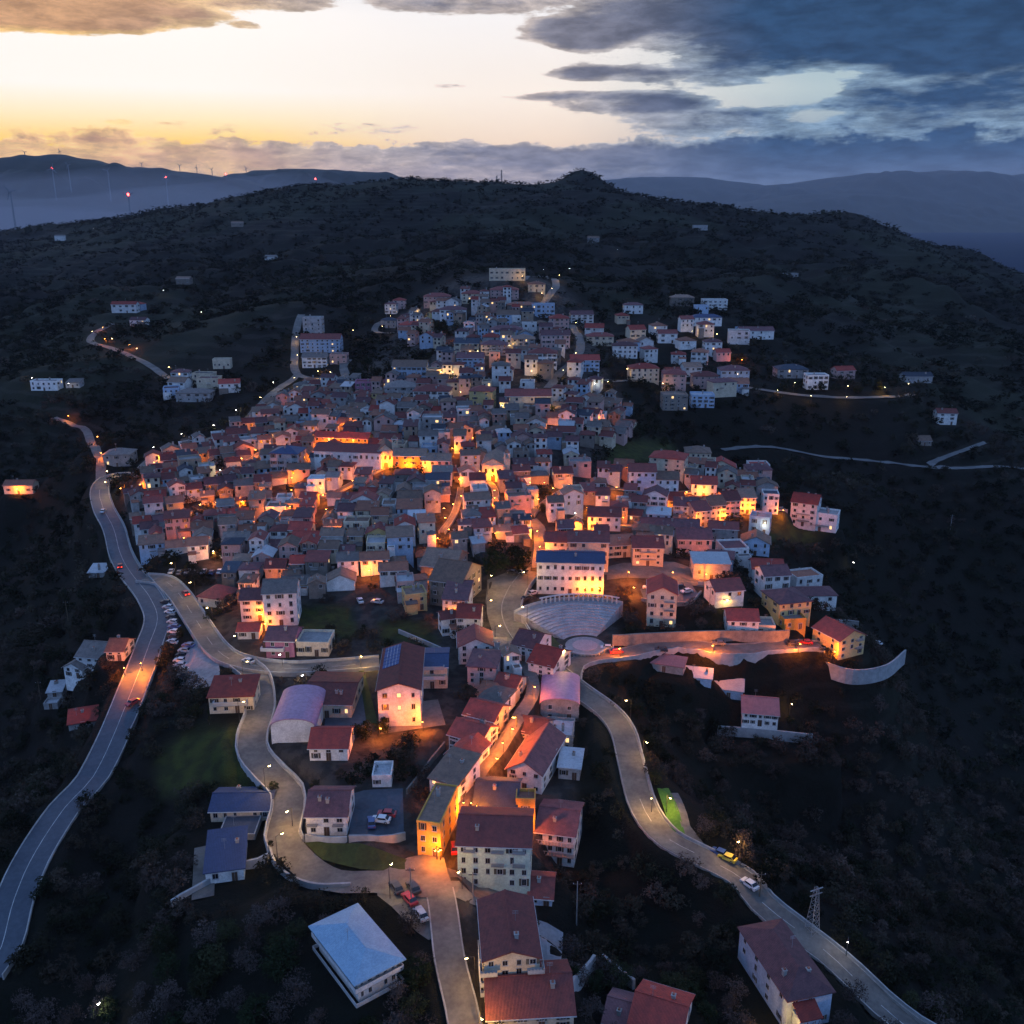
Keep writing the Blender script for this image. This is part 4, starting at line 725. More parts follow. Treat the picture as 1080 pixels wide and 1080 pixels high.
# ---------------------------------------------------------------- lamps: orange sodium, warm, white
LAMPS = [  # px, py at the lamp head, colour, power
    *[(x, y, 'o', p) for x, y, p in [(174, 485, 1), (204, 488, 1), (220, 491, 1), (213, 531, 2.2), (230, 529, 3), (150, 510, 1), (128, 514, 1), (268, 450, 1.2), (298, 432, 1.2), (281, 473, 1.6), (262, 487, 1.2), (307, 503, 2), (328, 481, 1.6), (269, 526, 1), (258, 528, 1), (342, 521, 1.6), (286, 539, 1), (343, 536, 1),
        (299, 555, .8), (193, 566, .8), (227, 582, .8), (342, 587, .7), (294, 610, 1), (265, 626, 1), (281, 638, 1.5), (281, 655, 1), (306, 533, .8), (365, 447, 1.6), (330, 462, 2), (345, 465, 1.6), (360, 467, 1.6), (375, 469, 1.6), (409, 486, 4), (430, 489, 2.5), (450, 489, 2.5), (476, 472, 1.6), (520, 497, 2.6), (505, 496, 1.4), (490, 448, 1),
        (498, 461, 1), (485, 522, 1.4), (522, 524, 2.5), (522, 536, 1.5), (371, 506, 2), (462, 566, 1.4), (472, 557, 1.2), (391, 600, 1.4), (357, 557, .8), (467, 535, .8), (522, 561, 1), (458, 605, .7), (480, 637, .8), (586, 449, 1.8), (637, 443, 1.1), (657, 427, 1.1), (561, 543, 1.2), (568, 559, 2), (569, 575, 2.6), (568, 590, 2), (605, 554, 2.6), (623, 547, 2), (618, 534, 1.6),
        (649, 513, 2.4), (700, 518, 1.6), (722, 518, 1.6), (741, 516, 1.8), (733, 548, 3), (602, 510, 1.2), (575, 508, 1.1), (558, 508, .8), (662, 602, 2.2), (667, 618, 2.5), (708, 602, 2), (745, 588, 1.5), (779, 534, 2.2), (765, 540, 2), (790, 532, 1.6), (826, 537, 2), (744, 604, 1.4), (753, 679, 3.2), (843, 677, 3), (655, 682, 2.4), (880, 685, 1.5), (632, 619, 2.2), (618, 618, 1.5),
        (562, 722, .7), (556, 738, .8), (546, 752, 1), (538, 766, 1.6), (531, 780, 1.7), (521, 797, 1.3), (510, 810, 1.2), (500, 826, 1), (489, 842, 1), (480, 855, .9), (471, 868, .8), (464, 884, .5), (400, 765, 1.6), (446, 758, 2.4), (555, 852, 1.6), (148, 697, 3.6), (130, 702, 1.5), (110, 345, .8), (111, 357, 1.2), (137, 363, 1.6), (73, 438, 1.2), (104, 460, 1.4), (107, 477, 1.2), (25, 512, 2), (782, 379, 1.4), (532, 381, 1), (480, 352, 1)]],
    *[(x, y, 'y', p) for x, y, p in [(380, 690, 3), (530, 427, 1.8), (579, 425, 1.8), (551, 291, 1.4), (571, 309, 1.6), (538, 364, 1.4), (503, 370, 1.4), (560, 391, 1.6), (455, 391, 1), (466, 392, 1), (478, 392, 1), (485, 413, .8), (688, 838, 1.6), (704, 838, 1.6), (679, 780, 1.2), (487, 915, .9), (506, 1067, 2.5), (824, 1076, 1.5), (933, 408, 2), (730, 349, .9), (755, 352, .9), (218, 400, 1.2), (767, 631, 1), (403, 344, 1),
        (372, 348, .8), (314, 355, 1), (313, 374, 1.4), (311, 398, 1.4), (607, 340, 1.2), (600, 354, 1), (608, 372, 1), (594, 390, 1), (668, 358, .7), (770, 371, .8), (590, 290, 1), (582, 304, 1.2), (566, 321, 1), (412, 333, .8), (445, 331, 1), (700, 404, .8), (640, 402, .8), (820, 411, .8), (856, 417, .8), (892, 418, .8), (307, 852, 1.4), (834, 740, .6), (500, 318, .8), (336, 391, 1.4), (350, 392, 1.2)]],
    *[(x, y, 'w', p) for x, y, p in [(231, 495, 2.4), (227, 448, 1), (250, 432, 1), (192, 457, .8), (162, 471, .8), (290, 403, .9), (804, 551, .9), (173, 306, .6), (652, 263, .6), (601, 283, .5), (573, 284, .4), (35, 398, .6), (99, 241, .5), (628, 404, .6), (212, 329, .4), (72, 404, .5), (898, 592, .4), (1008, 436, .4), (108, 1052, .5), (226, 580, 1), (297, 688, .9), (322, 710, .8), (606, 540, .8), (342, 560, .3), (895, 988, .5)]]]
LAMPCOL = {'o': (1.0, .205, .006), 'y': (1.0, .52, .10), 'w': (1.0, .80, .56)}
m_head = {k: mat('lamp_glow_' + k, (.8, .8, .8), .5, emit={'o': (1, .36, .06), 'y': (1, .68, .26), 'w': (1, .9, .75)}[k], estr=40) for k in LAMPCOL}
LP = {}
def lamp_parts():
    for h in (3.6, 5, 7):
        mb = MB(); mb.tube((0, 0, -1), (0, 0, h), .09, .06, M_darkmetal, 6); LP['pole', h] = mb.mesh('pole')
        mb = MB(); mb.tube((0, 0, h - .05), (0, -1.2, h + .15), .05, .04, M_darkmetal, 5); LP['arm', h] = mb.mesh('arm')
        mb = MB(); mb.box(-.16, .16, -1.75, -1.15, h + .10, h + .24, M_darkmetal); LP['hood', h] = mb.mesh('lamp_hood')
        for k in m_head: mb = MB(); mb.box(-.15, .15, -1.72, -1.2, h - .02, h + .098, m_head[k]); LP['glow', h, k] = mb.mesh('lamp_glass')
lamp_parts(); LAMPOBJ = []; _LD = {}
def street_lamp(g, kind, power, h, rz, group=None):
    r = thing('street_lamp', None, 'street lamp', g, rz, group)
    link('pole', LP['pole', h], r); link('arm', LP['arm', h], r); hd = link('lamp_head', LP['hood', h], r); link('bulb', LP['glow', h, kind], hd)
    k = (kind, round(power, 2))
    if k not in _LD:
        d = bpy.data.lights.new('lamp_light', 'POINT'); d.energy = {'o': 2700, 'y': 1050, 'w': 650}[kind] * power; d.color = LAMPCOL[kind]; d.shadow_soft_size = .12; _LD[k] = d
    lo = bpy.data.objects.new('lamp_light', _LD[k]); COL.objects.link(lo); lo.parent = r; lo.location = (0, -1.45, h - .35)
    LAMPOBJ.append(dict(o=r, kind=kind, loc=Vector(g))); return r
CLEAR = []
for x, y, k, p in LAMPS:
    h = 3.6 if k == 'o' else 5; g = G(x, y, h)
    rz = random.uniform(-.6, .6)
    if FOOT:
        for (fx, fy, a, b, fr) in FOOT:      # never inside a building: step out of its front
            c, s = math.cos(-fr), math.sin(-fr); dx, dy = g.x - fx, g.y - fy; lx, ly = dx * c - dy * s, dx * s + dy * c
            if abs(lx) < a + .6 and abs(ly) < b + .8:
                ly = -b - .8 - .2; c, s = math.cos(fr), math.sin(fr); g = Vector((fx + lx * c - ly * s, fy + lx * s + ly * c, 0))
    g.z = h1(g.x, g.y); street_lamp(g, k, p, h, rz); CLEAR.append((g.x, g.y, k, p))
def lamps_along(key, step, side, power, kind='y', i0=0, i1=None, off=.6, near=9, hh=7):
    L = RD[key][i0:i1]; wd = RD[key + '_w']; acc = step * .5; last = L[0]
    for i, p in enumerate(L):
        acc += (p - last).length; last = p
        if acc >= step:
            acc = 0; n_ = offs(L, i); q = p + n_ * side * (wd / 2 + off); px, py, dep = project((q.x, q.y, h1(q.x, q.y)))
            if 0 < px < 1080 and py < 1080 and dep > 0 and not any(math.hypot(q.x - c[0], q.y - c[1]) < near for c in CLEAR):
                rz = math.atan2(n_.y * -side, n_.x * -side) + math.pi / 2
                street_lamp(Vector((q.x, q.y, h1(q.x, q.y))), kind, power, hh, rz); CLEAR.append((q.x, q.y, kind, power))
for k_ in ('alley', 'alley_church', 'alley_east', 'alley_terrace', 'alley_west', 'alley_low', 'alley_hill'): lamps_along(k_, 13, random.choice([-1, 1]), .85, 'o', off=-.2, near=6, hh=3.6)
lamps_along('ring', 24, 1, 1.5); lamps_along('slope', 24, -1, 1.7); lamps_along('front', 26, 1, 1.5, i0=6)
lamps_along('right', 27, 1, 1.5); lamps_along('plaza_lane', 18, -1, 2.0); lamps_along('highway', 26, -1, 1.6, i0=88)
lamps_along('edge', 40, 1, 1.0); lamps_along('terrace', 34, 1, .7); lamps_along('northwest', 50, 1, .7, i0=14)

# ---------------------------------------------------------------- the packed old town
def obb_hit(x, y, a, b, rz, lst, pad=0.0):
    c, s = math.cos(rz), math.sin(rz); ax = ((c, s), (-s, c))
    for (fx, fy, fa, fb, fr) in lst:
        dx, dy = fx - x, fy - y
        if dx * dx + dy * dy > (a + b + fa + fb) ** 2: continue
        c2, s2 = math.cos(fr), math.sin(fr); bx = ((c2, s2), (-s2, c2)); hit = True
        for u in ax + bx:
            ra = a * abs(ax[0][0] * u[0] + ax[0][1] * u[1]) + b * abs(ax[1][0] * u[0] + ax[1][1] * u[1])
            rb = fa * abs(bx[0][0] * u[0] + bx[0][1] * u[1]) + fb * abs(bx[1][0] * u[0] + bx[1][1] * u[1])
            if abs(dx * u[0] + dy * u[1]) > ra + rb - pad: hit = False; break
        if hit: return True
    return False
DENSE = [wpoly(p) for p in ([(150, 502), (168, 486), (240, 462), (272, 440), (300, 420), (330, 408), (370, 408), (420, 425), (470, 430), (600, 432), (640, 425), (668, 432), (664, 462), (640, 480), (625, 498), (690, 508), (740, 498), (800, 512), (820, 535), (740, 560), (720, 590), (650, 596), (560, 606), (505, 590), (510, 640), (480, 690), (430, 640), (300, 640), (240, 640), (245, 606), (232, 592), (150, 592), (130, 560)],
                                    [(395, 420), (380, 412), (440, 404), (470, 372), (430, 362), (420, 346), (450, 322), (500, 308), (560, 318), (560, 340), (600, 360), (596, 384), (640, 404), (640, 425), (600, 432), (470, 430)],
                                    [(490, 700), (540, 690), (560, 720), (545, 770), (520, 800), (480, 850), (465, 820), (500, 760)], [(560, 780), (590, 770), (600, 800), (580, 850), (560, 850)])]
UPPER = DENSE[1]
VOID = [wpoly(p) for p in ([(559, 552), (578, 552), (581, 600), (558, 600)], [(510, 575), (560, 570), (562, 606), (545, 612), (515, 612), (505, 600)], [(556, 618), (650, 618), (665, 700), (600, 700), (560, 670)], [(300, 632), (400, 625), (420, 640), (470, 645), (470, 690), (300, 690)], [(185, 592), (240, 588), (240, 612), (180, 612)], [(620, 470), (640, 470), (640, 496), (612, 490)],
        [(352, 380), (440, 372), (452, 395), (420, 405), (372, 402)], [(385, 505), (420, 500), (425, 520), (390, 520)], [(455, 345), (486, 342), (486, 358), (452, 362)], [(370, 528), (360, 515), (385, 515)], [(340, 418), (352, 404), (345, 400)])]
cand = []
SY = 8.9
for iv in range(-10, 100):
    run = 0; x = -330 + random.uniform(0, 8)
    while x < 330:
        upper = iv * SY > 640
        w = random.choice([5, 5.8, 6.4, 7, 8, 9.6]) + random.uniform(-.4, .4); gap = 0.0
        run += 1
        if run > random.choice([2, 3, 4, 5]): gap = random.uniform(1.6, 4.5); run = 0
        x += w / 2; y = iv * SY + random.uniform(-1.1, 1.1)
        # warped street grid
        th = .35 * math.sin(x / 95 + 1) + .28 * math.sin(y / 120 + x / 210)
        X_ = x + 14 * math.sin(y / 46 + x / 130) ; Y_ = y + 17 * math.sin(x / 62 + y / 190) + 7 * math.sin(x / 27)
        dYdx = 17 / 62 * math.cos(x / 62 + y / 190) + 7 / 27 * math.cos(x / 27)
        cand.append((X_, Y_, w, math.atan(dYdx) * .9 + random.uniform(-.07, .07))); x += w / 2 + gap + .25
random.shuffle(cand)
n1_ = len(cand); cand += [(random.uniform(-330, 330), random.uniform(180, 640), random.choice([4.6, 5.4, 6.4]), None) for _ in range(9000)]
built = []
for ic, (x, y, w, rz) in enumerate(cand):
    if y < 60: continue
    inside = [bool(inpoly(x, y, q)) for q in DENSE]
    if not any(inside) or any(bool(inpoly(x, y, q)) for q in VOID): continue
    up = inside[1]
    if rz is None: rz = math.atan((17 / 62 * math.cos(x / 62 + y / 190) + 7 / 27 * math.cos(x / 27))) * .9 + random.uniform(-.1, .1)
    if ic >= n1_ and up: continue
    if up and random.random() < .42: continue
    d = random.uniform(6.8, 8.4) if ic < n1_ else random.uniform(4.8, 6.5)
    if road_dist(x, y)[0] < max(w, d) * (.5 if y < 300 else .42): continue
    if any(math.hypot(x - c[0], y - c[1]) < (w + d) / 4 + (.3 + .7 * min(c[3], 2.4)) for c in CLEAR): continue
    if any((x - c[0]) ** 2 < (w * .42) ** 2 and 0 < c[1] - y < 5 + 2.4 * c[3] for c in CLEAR if c[3] >= 1): continue
    if obb_hit(x, y, w / 2, d / 2, rz, FOOT, .7): continue
    z = h1(x, y); px, py, dep = project((x, y, z))
    if not (-20 < px < 1100): continue
    FOOT.append((x, y, w / 2, d / 2, rz)); fl = random.choices([1, 2, 3] if not up else [2, 3, 4], ([3, 7, 2] if ic < n1_ else [6, 5, 0]) if not up else [4, 4, 1])[0]
    h = fl * random.uniform(2.3, 2.6) + .5
    roof = random.choices(['gable', 'cross', 'hip', 'shed', 'flat'], [40, 17, 12, 20, 11] if not up else [35, 10, 40, 5, 10])[0]
    rk = random.choices(['maroon', 'brown', 'grey', 'purple', 'terracotta', 'red', 'light_metal', 'slate'], [22, 24, 8, 12, 19, 9, 4, 3])[0] if roof != 'flat' else random.choice(['concrete', 'light_metal', 'concrete', 'brown'])
    wk = random.choices(['white', 'grey', 'stone', 'pink', 'cream', 'blue', 'tan', 'yellow'], [34, 12, 14, 14, 14, 8, 8, 2])[0]
    built.append((dep, x, y, z, w, d, h, rz, roof, rk, wk, fl))
built.sort()
for poly, nq in (([(622, 345), (660, 328), (690, 345), (730, 318), (778, 322), (790, 350), (770, 385), (690, 392), (630, 400)], 15), ([(690, 395), (790, 398), (792, 420), (760, 440), (690, 438)], 4), ([(760, 585), (790, 590), (850, 625), (860, 655), (770, 650), (745, 630)], 6), ([(715, 500), (800, 505), (812, 520), (720, 515)], 6), ([(180, 395), (240, 385), (245, 415), (180, 425)], 4), ([(105, 335), (150, 320), (160, 345), (120, 350)], 2)):
    P_ = wpoly(poly); xs_ = [q[0] for q in P_]; ys_ = [q[1] for q in P_]; got = 0
    for _ in range(1500):
        x, y = random.uniform(min(xs_), max(xs_)), random.uniform(min(ys_), max(ys_)); w, d, rz = random.uniform(9, 15), random.uniform(8, 11), random.uniform(-.3, .3)
        if got >= nq or not bool(inpoly(x, y, P_)) or road_dist(x, y)[0] < 5 or obb_hit(x, y, w / 2 + 1, d / 2 + 1.5, rz, FOOT): continue
        z = h1(x, y); dep = project((x, y, z))[2]; FOOT.append((x, y, w / 2, d / 2, rz)); got += 1; fl = random.choice([2, 2, 3]); pad(x, y, z, max(w, d) * .6, 6)
        built.append((dep - 1000, x, y, z, w, d, fl * 2.9, rz, random.choice(['hip', 'hip', 'gable', 'flat']), random.choice(['maroon', 'red', 'purple', 'brown', 'terracotta']), random.choice(['white', 'white', 'cream', 'pink', 'blue']), fl))
built.sort(); NOUT = sum(q[0] < 0 for q in built); built = [(q[0] + 1000 if q[0] < 0 else q[0],) + q[1:] for q in built]
print('houses', len(built), 'special', NSPEC)
nh = 292 - sum(1 for q in HOUSES if q['cat'] == 'house')
mass = [MB(), MB()]
for i, (dep, x, y, z, w, d, h, rz, roof, rk, wk, fl) in enumerate(built):
    if i < nh:
        bl = [(random.uniform(-.2, .2) * w, h * (.5 if fl < 3 else .64), min(2.6, w * .4), .9)] if fl > 1 and random.random() < .4 else []
        r = house('house', Vector((x, y, z)), rz, w, d, h, roof, rk, wk, fl, 2 if w < 8.5 else 3, group='packed houses of the old town' if i >= NOUT else 'loosely spaced houses at the edges of town', start=0 if dep < 320 else 1, skip=.15, sides=dep < 420, balc=bl)
        if random.random() < .5:
            aw, ad, ah = random.uniform(2.2, w * .55), random.uniform(1.8, 3.2), h * random.uniform(.35, .72); sx = random.choice([-1, 1]) * (w - aw) / 2
            mb = MB(); M = Matrix.Translation((sx, -d / 2 - ad / 2 + .02, 0)); ak = random.choice([wk, wk, 'grey', 'stone', 'white'])
            shell(aw, ad, ah, random.choice(['shed', 'shed', 'flat']), .5, WM[ak], RM[random.choice([rk, 'terracotta', 'brown', 'grey'])], 4, M, mb, mb, .2); mb.build('annex', r)
    else:
        M = Matrix.Translation((x, y, z)) @ Matrix.Rotation(rz, 4, 'Z'); rh = {'gable': d * .24, 'cross': w * .24, 'hip': w * .2, 'shed': d * .16, 'flat': .9}[roof]
        shell(w, d, h, roof, rh, WM[wk], RM[rk], 4, M, mass[0], mass[1])
        for (ox, oy, oz, orz, ww, hh, k) in openings(w, d, h, fl, 2 if w < 10 else 3, True, .15, start=1):
            M2 = M @ Matrix.Translation((ox, oy, oz)) @ Matrix.Rotation(orz, 4, 'Z'); mm = M_lit if k == 'l' else M_pane
            mass[0].box(-ww / 2 - .1, ww / 2 + .1, -.05, .02, -.08, hh + .08, M_frame, M2); mass[0].box(-ww / 2, ww / 2, -.08, -.045, 0, hh, mm, M2)
        if random.random() < .7: mass[1].box(-.4, .4, -.4, .4, h, h + rh + 1.1, M_conc, M @ Matrix.Translation((w * .2, d * .12, 0)))
o = mass[0]; off = len(o.v); o.v += mass[1].v
for f, k in zip(mass[1].f, mass[1].m): o.f.append(tuple(i + off for i in f)); o.m.append(o.mi(mass[1].mats[k]))
if o.v: tag(o.build('packed_houses'), 'far mass of tightly packed small houses on the upper slope of the town', kind='stuff')

# roads
for key in ('alley', 'alley_church', 'alley_east', 'alley_terrace', 'alley_west', 'alley_low', 'alley_hill', 'highway', 'ring', 'slope', 'front', 'plaza_lane', 'right', 'orange', 'lower', 'mid', 'lane', 'terrace', 'northwest', 'west', 'north', 'edge', 'hook', 'serpentine', 'summit', 'upper', 'inner', 'east', 'hedge'):
    wd = RD[key + '_w']; i_ = len(RD) % 7
    lift = {'highway': .26, 'ring': .34, 'slope': .30, 'front': .26, 'plaza_lane': .30, 'right': .34, 'orange': .22, 'lower': .30, 'mid': .30, 'lane': .26}.get(key, .35 if key != 'hook' else .42)
    structure('path' if key in ('east', 'hedge', 'inner') else 'road', strip_mesh(RD[key], -wd / 2, wd / 2, lift, M_road2 if key == 'highway' else M_path if key in ('east', 'hedge', 'inner') else M_road))
    RD[key + '_lift'] = lift
for key in ('alley', 'alley_church', 'alley_east', 'alley_terrace', 'alley_west', 'alley_low', 'alley_hill', 'highway', 'ring', 'slope', 'right', 'front', 'lower'):
    wd = RD[key + '_w']; L = RD[key]; L = L[:-12] if key == 'slope' else L[3:] if key == 'front' else L
    mb = MB()
    for s in (-1, 1): wall_along(L, s * wd / 2, s * .28, -.3, RD[key + '_lift'] + .13, M_conc, mb)
    structure('kerb', mb)
mb = strip_mesh(RD['highway'], -.08, .08, .275, M_paint, 1)
for s in (-1, 1): strip_mesh(RD['highway'], s * 4.1 - .07, s * 4.1 + .07, .275, M_paint, 1, mb)
structure('road_markings', mb)
mb = MB(); strip_mesh(RD['right'][40:], -.07, .07, .36, M_paint, 1, mb, dash=2); strip_mesh(RD['ring'], -.07, .07, .36, M_paint, 1, mb, dash=2); structure('road_markings', mb)
# ---------------------------------------------------------------- squares, yards, lawns laid on the ground
from mathutils.geometry import delaunay_2d_cdt
SHEETS = []
def drape(name, px, m, lift, step=3.0, poly=None):
    P = poly or wpoly(px); pts = []; SHEETS.append(P)
    for (a, b) in zip(P, P[1:] + P[:1]):
        n_ = max(1, int(math.hypot(b[0] - a[0], b[1] - a[1]) / step))
        pts += [(a[0] + (b[0] - a[0]) * k / n_, a[1] + (b[1] - a[1]) * k / n_) for k in range(n_)]
    nb = len(pts); xs = [p[0] for p in pts]; ys = [p[1] for p in pts]
    X_, Y_ = np.meshgrid(np.arange(min(xs), max(xs), step), np.arange(min(ys), max(ys), step)); X_ = X_.ravel(); Y_ = Y_.ravel()
    k = inpoly(X_, Y_, P); allp = [Vector(p) for p in pts] + [Vector((x, y)) for x, y in zip(X_[k], Y_[k])]
    v, _, f, *_r = delaunay_2d_cdt(allp, [], [list(range(nb))], 1, 1e-4); z = H(np.array([q.x for q in v]), np.array([q.y for q in v])) + lift
    mb = MB(); mb.add([(q.x, q.y, zz) for q, zz in zip(v, z)], [tuple(q) for q in f], m); return structure(name, mb)
M_lawn = mat('lawn_grass', (.05, .062, .016), .95, (.03, .036, .012), .2, 0); M_pitch = mat('pitch_turf', (.075, .19, .025), .9, (.05, .13, .02), .3, 0)
M_pave = mat('pale_paving', (.27, .26, .27), .85, (.20, .195, .205), .15, 0)
LAY = [(186, 700), (188, 686), (200, 677), (218, 678), (229, 690), (232, 708), (229, 722), (206, 728), (190, 722)]
drape('parking_area', LAY, M_pave, .16)
drape('square', [(398, 922), (430, 905), (462, 898), (470, 985), (452, 992), (428, 972), (398, 945)], M_road, .14)
drape('square', [(514, 612), (560, 598), (556, 624), (546, 645), (548, 668), (532, 672), (520, 660), (512, 636)], M_road, .16)
drape('lawn', [(322, 889), (366, 890), (410, 900), (450, 913), (432, 921), (380, 917), (340, 907)], M_lawn, .12)
drape('yard', [(370, 838), (425, 832), (426, 885), (368, 888)], M_road2, .12)
drape('yard', [(560, 968), (594, 984), (592, 1012), (572, 1022), (560, 1000)], M_pave, .12)
drape('yard', [(470, 915), (500, 925), (560, 940), (560, 955), (500, 955), (476, 945)], M_road, .12)
drape('yard', [(404, 745), (462, 738), (470, 765), (400, 775)], M_road, .12)
drape('yard', [(350, 712), (384, 708), (392, 765), (340, 780)], M_road2, .12)
drape('lawn', [(392, 700), (384, 708), (400, 768), (386, 760), (378, 706)], M_lawn, .14)
drape('pitch', [(693, 832), (705, 832), (724, 886), (711, 889)], M_pitch, .2)
drape('path', [(706, 837), (715, 837), (728, 872), (742, 890), (722, 884)], M_road, .2)
drape('lawn', [(564, 664), (580, 668), (592, 682), (578, 688)], M_lawn, .22)
drape('yard', [(640, 598), (720, 596), (752, 604), (760, 622), (700, 612), (640, 612)], M_road, .2)
drape('yard', [(205, 895), (228, 890), (226, 945), (202, 950)], M_road, .12)
drape('parking_area', [(675, 622), (690, 612), (726, 613), (738, 628), (724, 638), (680, 634)], M_road2, .2)

# ---------------------------------------------------------------- amphitheatre
C = G(617, 682); C = Vector((C.x, C.y, C.z)); am = thing('amphitheatre', 'round grey amphitheatre with a fan of shallow steps and a raised pale stage', 'amphitheatre', C)
base_r, a0, a1, nseg, steps = 5.6, R(58), R(146), 40, 12
def ring_block(mb, r0, r1, z0, z1, m, A0, A1, n_=nseg):
    vs = []
    for k in range(n_ + 1):
        a = A0 + (A1 - A0) * k / n_; c_, s_ = math.cos(a), math.sin(a); vs += [(r0 * c_, r0 * s_, z0), (r1 * c_, r1 * s_, z0), (r1 * c_, r1 * s_, z1), (r0 * c_, r0 * s_, z1)]
    fs = []
    for k in range(n_): a = 4 * k; b_ = a + 4; fs += [(a + 3, b_ + 3, b_ + 2, a + 2), (a + 1, a + 2, b_ + 2, b_ + 1), (a, b_, b_ + 3, a + 3), (a, a + 1, b_ + 1, b_)]
    e = 4 * n_; fs += [(0, 3, 2, 1), (e, e + 1, e + 2, e + 3)]; mb.add(vs, fs, m)
M_seat = mat('step_stone', (.40, .37, .38), .85, (.27, .25, .26), .3, 0)
mb = MB()
for k in range(steps): ring_block(mb, base_r + .6 + k * 1.45 + .003 * k, base_r + .6 + (k + 1) * 1.45, -2.0, .15 + k * .40, M_seat, a0, a1)
mb.build('steps', am)
mb = MB(); rr = base_r + .6 + steps * 1.45; ring_block(mb, rr, rr + 2.6, -2, 4.75, M_pave, a0, a1); mb.build('upper_terrace', am)
mb = MB(); ring_block(mb, rr + 2.6, rr + 2.9, -3, 5.6, M_parapet, a0, a1); mb.build('outer_wall', am)
mb = MB(); ring_block(mb, .05, base_r + .5, -3, .5, M_pave, R(0), R(360), 48); ring_block(mb, .05, 3.9, .5, .56, mat('stage_mosaic', (.42, .30, .30), .8, (.34, .26, .27), .4, 0), 0, R(360), 40); mb.build('stage', am)
mb = MB()
for k in range(15): a = R(205) + R(140) * k / 14; x_, y_ = (base_r + .9) * math.cos(a), (base_r + .9) * math.sin(a); mb.box(-.28, .28, -.28, .28, -3.2, .35, M_parapet, Matrix.Translation((x_, y_, 0)) @ Matrix.Rotation(a, 4, 'Z'))
ring_block(mb, base_r + .52, base_r + 1.3, .35, .75, M_parapet, R(200), R(350)); mb.build('arcade', am)
mb = MB()
for k in range(17): a = R(62) + R(58) * k / 16; x_, y_ = (rr + 1.8) * math.cos(a), (rr + 1.8) * math.sin(a); mb.box(-.2, .2, -.2, .2, 4.7, 6.9, M_rail, Matrix.Translation((x_, y_, 0)) @ Matrix.Rotation(a, 4, 'Z'))
ring_block(mb, rr + 1.5, rr + 2.1, 6.9, 7.15, M_rail, R(60), R(122)); mb.build('colonnade', am)

# ---------------------------------------------------------------- walls
def plane_pt(px, py, z): d_ = raydir(px, py); k = (z - CAMZ) / d_[2]; return Vector((d_[0] * k, d_[1] * k, z))
def pxwall(px, th, h0, h_, m, name, lab, cat='wall', at=None):
    zc = G(*at).z if at else None
    L = smooth_line([(g.x, g.y, 0) for g in ((plane_pt(p[0], p[1], zc) if at else G(*p)) for p in px)], 2.0); return tag(wall_along(L, 0, th, h0, h_, m, zc=zc).build(name), lab, cat)
pxwall([(284, 898), (290, 915), (308, 930), (335, 937), (370, 936)], .5, -5, 1.1, M_parapet, 'retaining_wall', 'tall pale retaining wall curving round the road bend above the white villa')
pxwall([(182, 958), (212, 938), (248, 920), (284, 906)], .5, -3, 1.4, M_parapet, 'retaining_wall', 'pale wall running downhill below the dark navy-roofed barn')
pxwall([(757, 768), (800, 771), (857, 777)], .5, -7, .7, M_parapet, 'retaining_wall', 'long pale retaining wall under the pink-roofed valley house', at=(801, 767))
pxwall([(846, 688), (866, 697), (900, 707), (935, 702), (956, 686)], .5, -5, .2, M_parapet, 'retaining_wall', 'curved pale blue wall below the lone yellow house', at=(897, 694))
pxwall([(646, 681), (700, 678), (745, 677), (800, 677), (832, 677)], .6, -3, 3.6, M_stone, 'retaining_wall', 'high retaining wall glowing orange above the lower road')
pxwall([(855, 668), (880, 662), (905, 664)], .5, -3, 3.0, M_conc, 'retaining_wall', 'short concrete wall behind the lone yellow house', at=(880, 672))
pxwall([(600, 1064), (614, 1042), (628, 1022)], .6, -3, 2.4, M_parapet, 'garden_wall', 'straight pale wall between bottom red roof and bottom vivid red house')
pxwall([(634, 1018), (652, 1034), (667, 1044)], .6, -3, 2.6, M_parapet, 'garden_wall', 'short pale garden wall above the vivid red roof at the bottom')
pxwall([(368, 889), (400, 888), (428, 886)], .4, -2, 1.6, M_parapet, 'garden_wall', 'low wall closing the walled yard above the grassy roundabout')
pxwall([(322, 888), (345, 889), (366, 888)], .4, -2, 1.4, M_parapet, 'garden_wall', 'white wall at the foot of the plum-roofed white house')
pxwall([(676, 634), (700, 638), (728, 638), (740, 626)], .5, -4, 1.2, M_conc, 'retaining_wall', 'grey wall holding up the parking deck above the sand-coloured block')
pxwall([(736, 617), (762, 620), (788, 621)], .4, -2, 1.4, M_parapet, 'garden_wall', 'thin pale wall below the grey workshop')
pxwall([(420, 668), (470, 690)], .4, -2, 1.4, M_parapet, 'garden_wall', 'dim wall across the dark gardens left of the big brown roofs')
pxwall([(430, 838), (470, 790)], .4, -2, 1.6, M_stone, 'garden_wall', 'stone wall climbing beside the white houses of the orange street')
for key, sides, lab in [('ring', (-1, 1), 'ring road above the car park'), ('slope', (-1, 1), 'sloping road past the sports hall'), ('right', (1,), 'long right-hand road'), ('highway', (-1,), 'blue highway on the left')]:
    for s in sides:
        wd = RD[key + '_w']; L = RD[key]; L = L[22:] if key == 'highway' else L[:-12] if key == 'slope' else L
        tag(wall_along(L, s * (wd / 2 + .32), s * .3, -1.5, 1.15, M_parapet).build('parapet'), 'low pale parapet along the %s side of the %s' % ('right' if s < 0 else 'left', lab), 'parapet')
tag(wall_along(RD['lower'], -(RD['lower_w'] / 2 + .32), -.3, -.6, 1.1, M_parapet).build('parapet'), 'low parapet on the valley side of the lit lower road', 'parapet')

